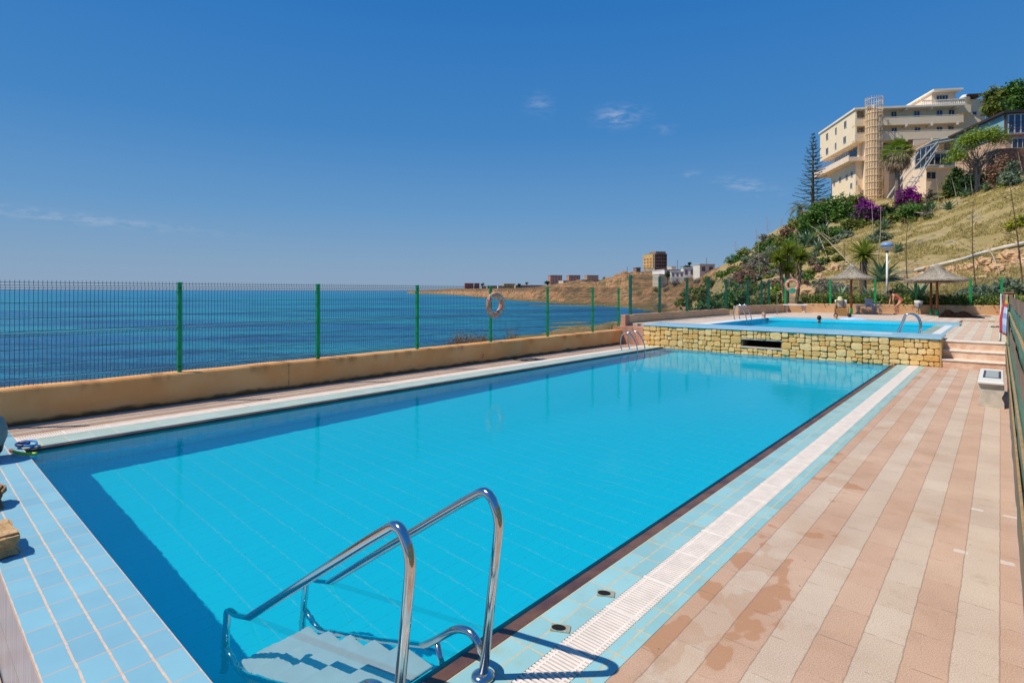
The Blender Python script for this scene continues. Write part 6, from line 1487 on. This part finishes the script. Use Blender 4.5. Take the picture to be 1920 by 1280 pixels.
def face_bits(o, c, f, s, mat_d=None):
    """eyes, nose, lips and ears on a head at c looking along f"""
    f = Vector(f).normalized(); sd = f.cross(UP).normalized(); up = sd.cross(f)
    nose = MB().tube([c + f * .088 + up * .02, c + f * .118 - up * .022], [.010, .016], 6).build('nose', s, o, smooth=True)
    e = MB()
    for k in (-1, 1): e.ell(c + f * .083 + sd * .034 * k + up * .022, (.012, .012, .008), 8)
    e.build('eyes', HAIRD, o); MB().ell(c + f * .087 - up * .05, (.02, .02, .007), 8).build('mouth', M('lips', (.40, .13, .10), .5), o)
    er = MB()
    for k in (-1, 1): er.ell(c + sd * .082 * k - up * .002, (.016, .016, .03), 8)
    er.build('ears', s, o)


def swimmer(label, u, vv, look, skin_, hair, cap=None, lift=0.0, arms=False):
    p = G(u, vv, UW); o = empty('person', (p.x, p.y, UW), label, 'person', 'bathers in the upper pool'); f = Vector((*look, 0)).normalized(); s = Vector((-f.y, f.x, 0)); z0 = .06 + lift
    c = Vector((0, 0, z0 + .13))
    N = [(0, 0, z0 - .5, (.15, .11)), (0, 0, z0 - .25, (.17, .12)), (0, 0, z0 - .09, (.11, .09)), (*(f * .005), z0 + .0, .055), (*(f * .02 + UP * (z0 + .075)), (.062, .07)), (*(f * .018 + UP * (z0 + .15)), (.075, .088)), (*(f * .0 + UP * (z0 + .22)), (.055, .065))]
    E = [(0, 1), (1, 2), (2, 3), (3, 4), (4, 5), (5, 6)]
    for k in (-1, 1):
        i = len(N); N += [(*(s * .19 * k + UP * (z0 - .11)), .055), (*(s * (.30 + .06 * arms) * k + f * .12 + UP * (z0 - .24 + .12 * arms)), .042), (*(s * .22 * k + f * .36 + UP * (z0 - .16 + .08 * arms)), .034), (*(s * .2 * k + f * .46 + UP * (z0 - .15 + .08 * arms)), (.045, .02))]; E += [(2, i), (i, i + 1), (i + 1, i + 2), (i + 2, i + 3)]
    skin_body('body', N, E, skin_, o); face_bits(o, Vector((*(f * .012).xy, z0 + .12)), f, skin_)
    hm = MB(); m = Matrix.Rotation(math.atan2(f.y, f.x), 4, 'Z'); hm.ell(Vector((*(f * -.022).xy, z0 + .165)), (.094, .085, .098), 18, m, .06); hm.build('hair', hair, o, smooth=True)
    return o
swimmer('grey haired bather in profile by the small pool ladder', 1432, 600, (.7, -.7), SKIN, HAIRG, lift=.06)
swimmer('dark haired bather swimming alone in the middle of the upper pool', 1536, 605, (-.2, 1), SKIN2, HAIRD)
swimmer('bather with wet dark hair facing the camera left of the white float', 1567, 602, (.35, -.94), SKIN, HAIRD, arms=True, lift=.04)
swimmer('dark haired bather behind the white float seen from the back', 1593, 599.5, (.2, .98), SKIN2, HAIRD)
q = G(1600, 602.5, UW); o = empty('swim_float', (q.x, q.y, UW), 'pale blue and white inflatable float beside the dark haired bathers', 'float', rz=.5)
MB().ell((0, 0, .07), (.62, .27, .12), 22).build('body', M('pale_blue_vinyl', (.50, .64, .78), .25, .08, 4), o, smooth=True); MB().tube(bend([(-.45, -.2, .06), (.45, -.2, .06), (.55, 0, .07), (.45, .2, .06), (-.45, .2, .06), (-.55, 0, .07), (-.45, -.2, .06)], .12), .06, 10).build('rim', M('white_vinyl', (.72, .74, .76), .25, .05), o, smooth=True)
q = G(1574, 593, .70); tag(MB().ell((0, 0, .11), (.16, .16, .15), 20).build('beach_ball', M('silver_ball', (.48, .52, .56), .25, .15, 9), smooth=True, loc=(q.x, q.y, .757)), 'silvery grey ball at the pool edge under the wicker armchair', 'ball')


def bent_person():
    b = back_pt(1675, .75); o = empty('person', (b.x, b.y, .757), 'person in a coral swimsuit bending forward with hands on the knees by the lamp', 'person', rz=math.radians(-157)); K = 1.0
    # local: +x the way the person leans (towards the lamp), +y to the person's left
    N = [(-.22, 0, .74, (.15, .13)), (-.10, 0, .90, (.125, .11)), (.07, 0, 1.03, (.15, .115)), (.18, 0, 1.09, (.13, .10)), (.26, 0, 1.13, .05), (.34, 0, 1.16, (.07, .07)), (.40, 0, 1.20, (.085, .078)), (.44, 0, 1.26, (.055, .055))]
    E = [(i, i + 1) for i in range(7)]
    for k, dx in ((1, .16), (-1, -.02)):
        i = len(N); N += [(-.20 + dx * .2, .11 * k, .66, .10), (-.02 + dx, .13 * k, .40, .062), (-.06 + dx, .13 * k, .24, .055), (-.12 + dx, .13 * k, .07, .036), (-.09 + dx, .13 * k, .035, .038), (.04 + dx, .14 * k, .025, (.042, .022))]; E += [(0, i), (i, i + 1), (i + 1, i + 2), (i + 2, i + 3), (i + 3, i + 4), (i + 4, i + 5)]
    for k in (1, -1):
        i = len(N); N += [(.18, .18 * k, 1.06, .055), (.24, .22 * k, .80, .044), (.17 if k > 0 else .30, .17 * k, .56, .034), (.14 if k > 0 else .31, .15 * k, .47, (.04, .024))]; E += [(3, i), (i, i + 1), (i + 1, i + 2), (i + 2, i + 3)]
        h = len(N) - 1; hx, hy, hz = N[h][:3]
        for j, (dy, l) in enumerate(((-.026, .06), (-.009, .072), (.009, .068), (.025, .052))): N += [(hx + .015, hy + dy, hz - .045, .010), (hx + .012, hy + dy * 1.2, hz - .045 - l, .008)]; E += [(h, len(N) - 2), (len(N) - 2, len(N) - 1)]
        N += [(hx + .03, hy - .04 * k, hz - .01, .011), (hx + .045, hy - .05 * k, hz - .05, .009)]; E += [(h, len(N) - 2), (len(N) - 2, len(N) - 1)]
    skin_body('body', N, E, SKIN, o)
    suit = [(-.215, 0, .70, (.162, .142)), (-.20, 0, .76, (.160, .140)), (-.10, 0, .90, (.138, .123)), (.07, 0, 1.03, (.160, .128)), (.13, 0, 1.065, (.148, .118))]
    skin_body('swimsuit', suit, [(i, i + 1) for i in range(4)], M('coral_cloth', (.60, .15, .115), .8, .2, 12), o)
    face_bits(o, Vector((.40, 0, 1.19)), (.75, 0, -.5), SKIN)
    MB().ell((.375, 0, 1.235), (.105, .095, .105), 18, Matrix.Rotation(.5, 4, 'Y'), .1).tube(smooth_path([(.32, 0, 1.24), (.27, .02, 1.16), (.31, .06, 1.02)], 4), [.06, .06, .055, .05, .045, .04, .03, .025, .01], 8).build('hair', HAIRD, o, smooth=True)
bent_person()
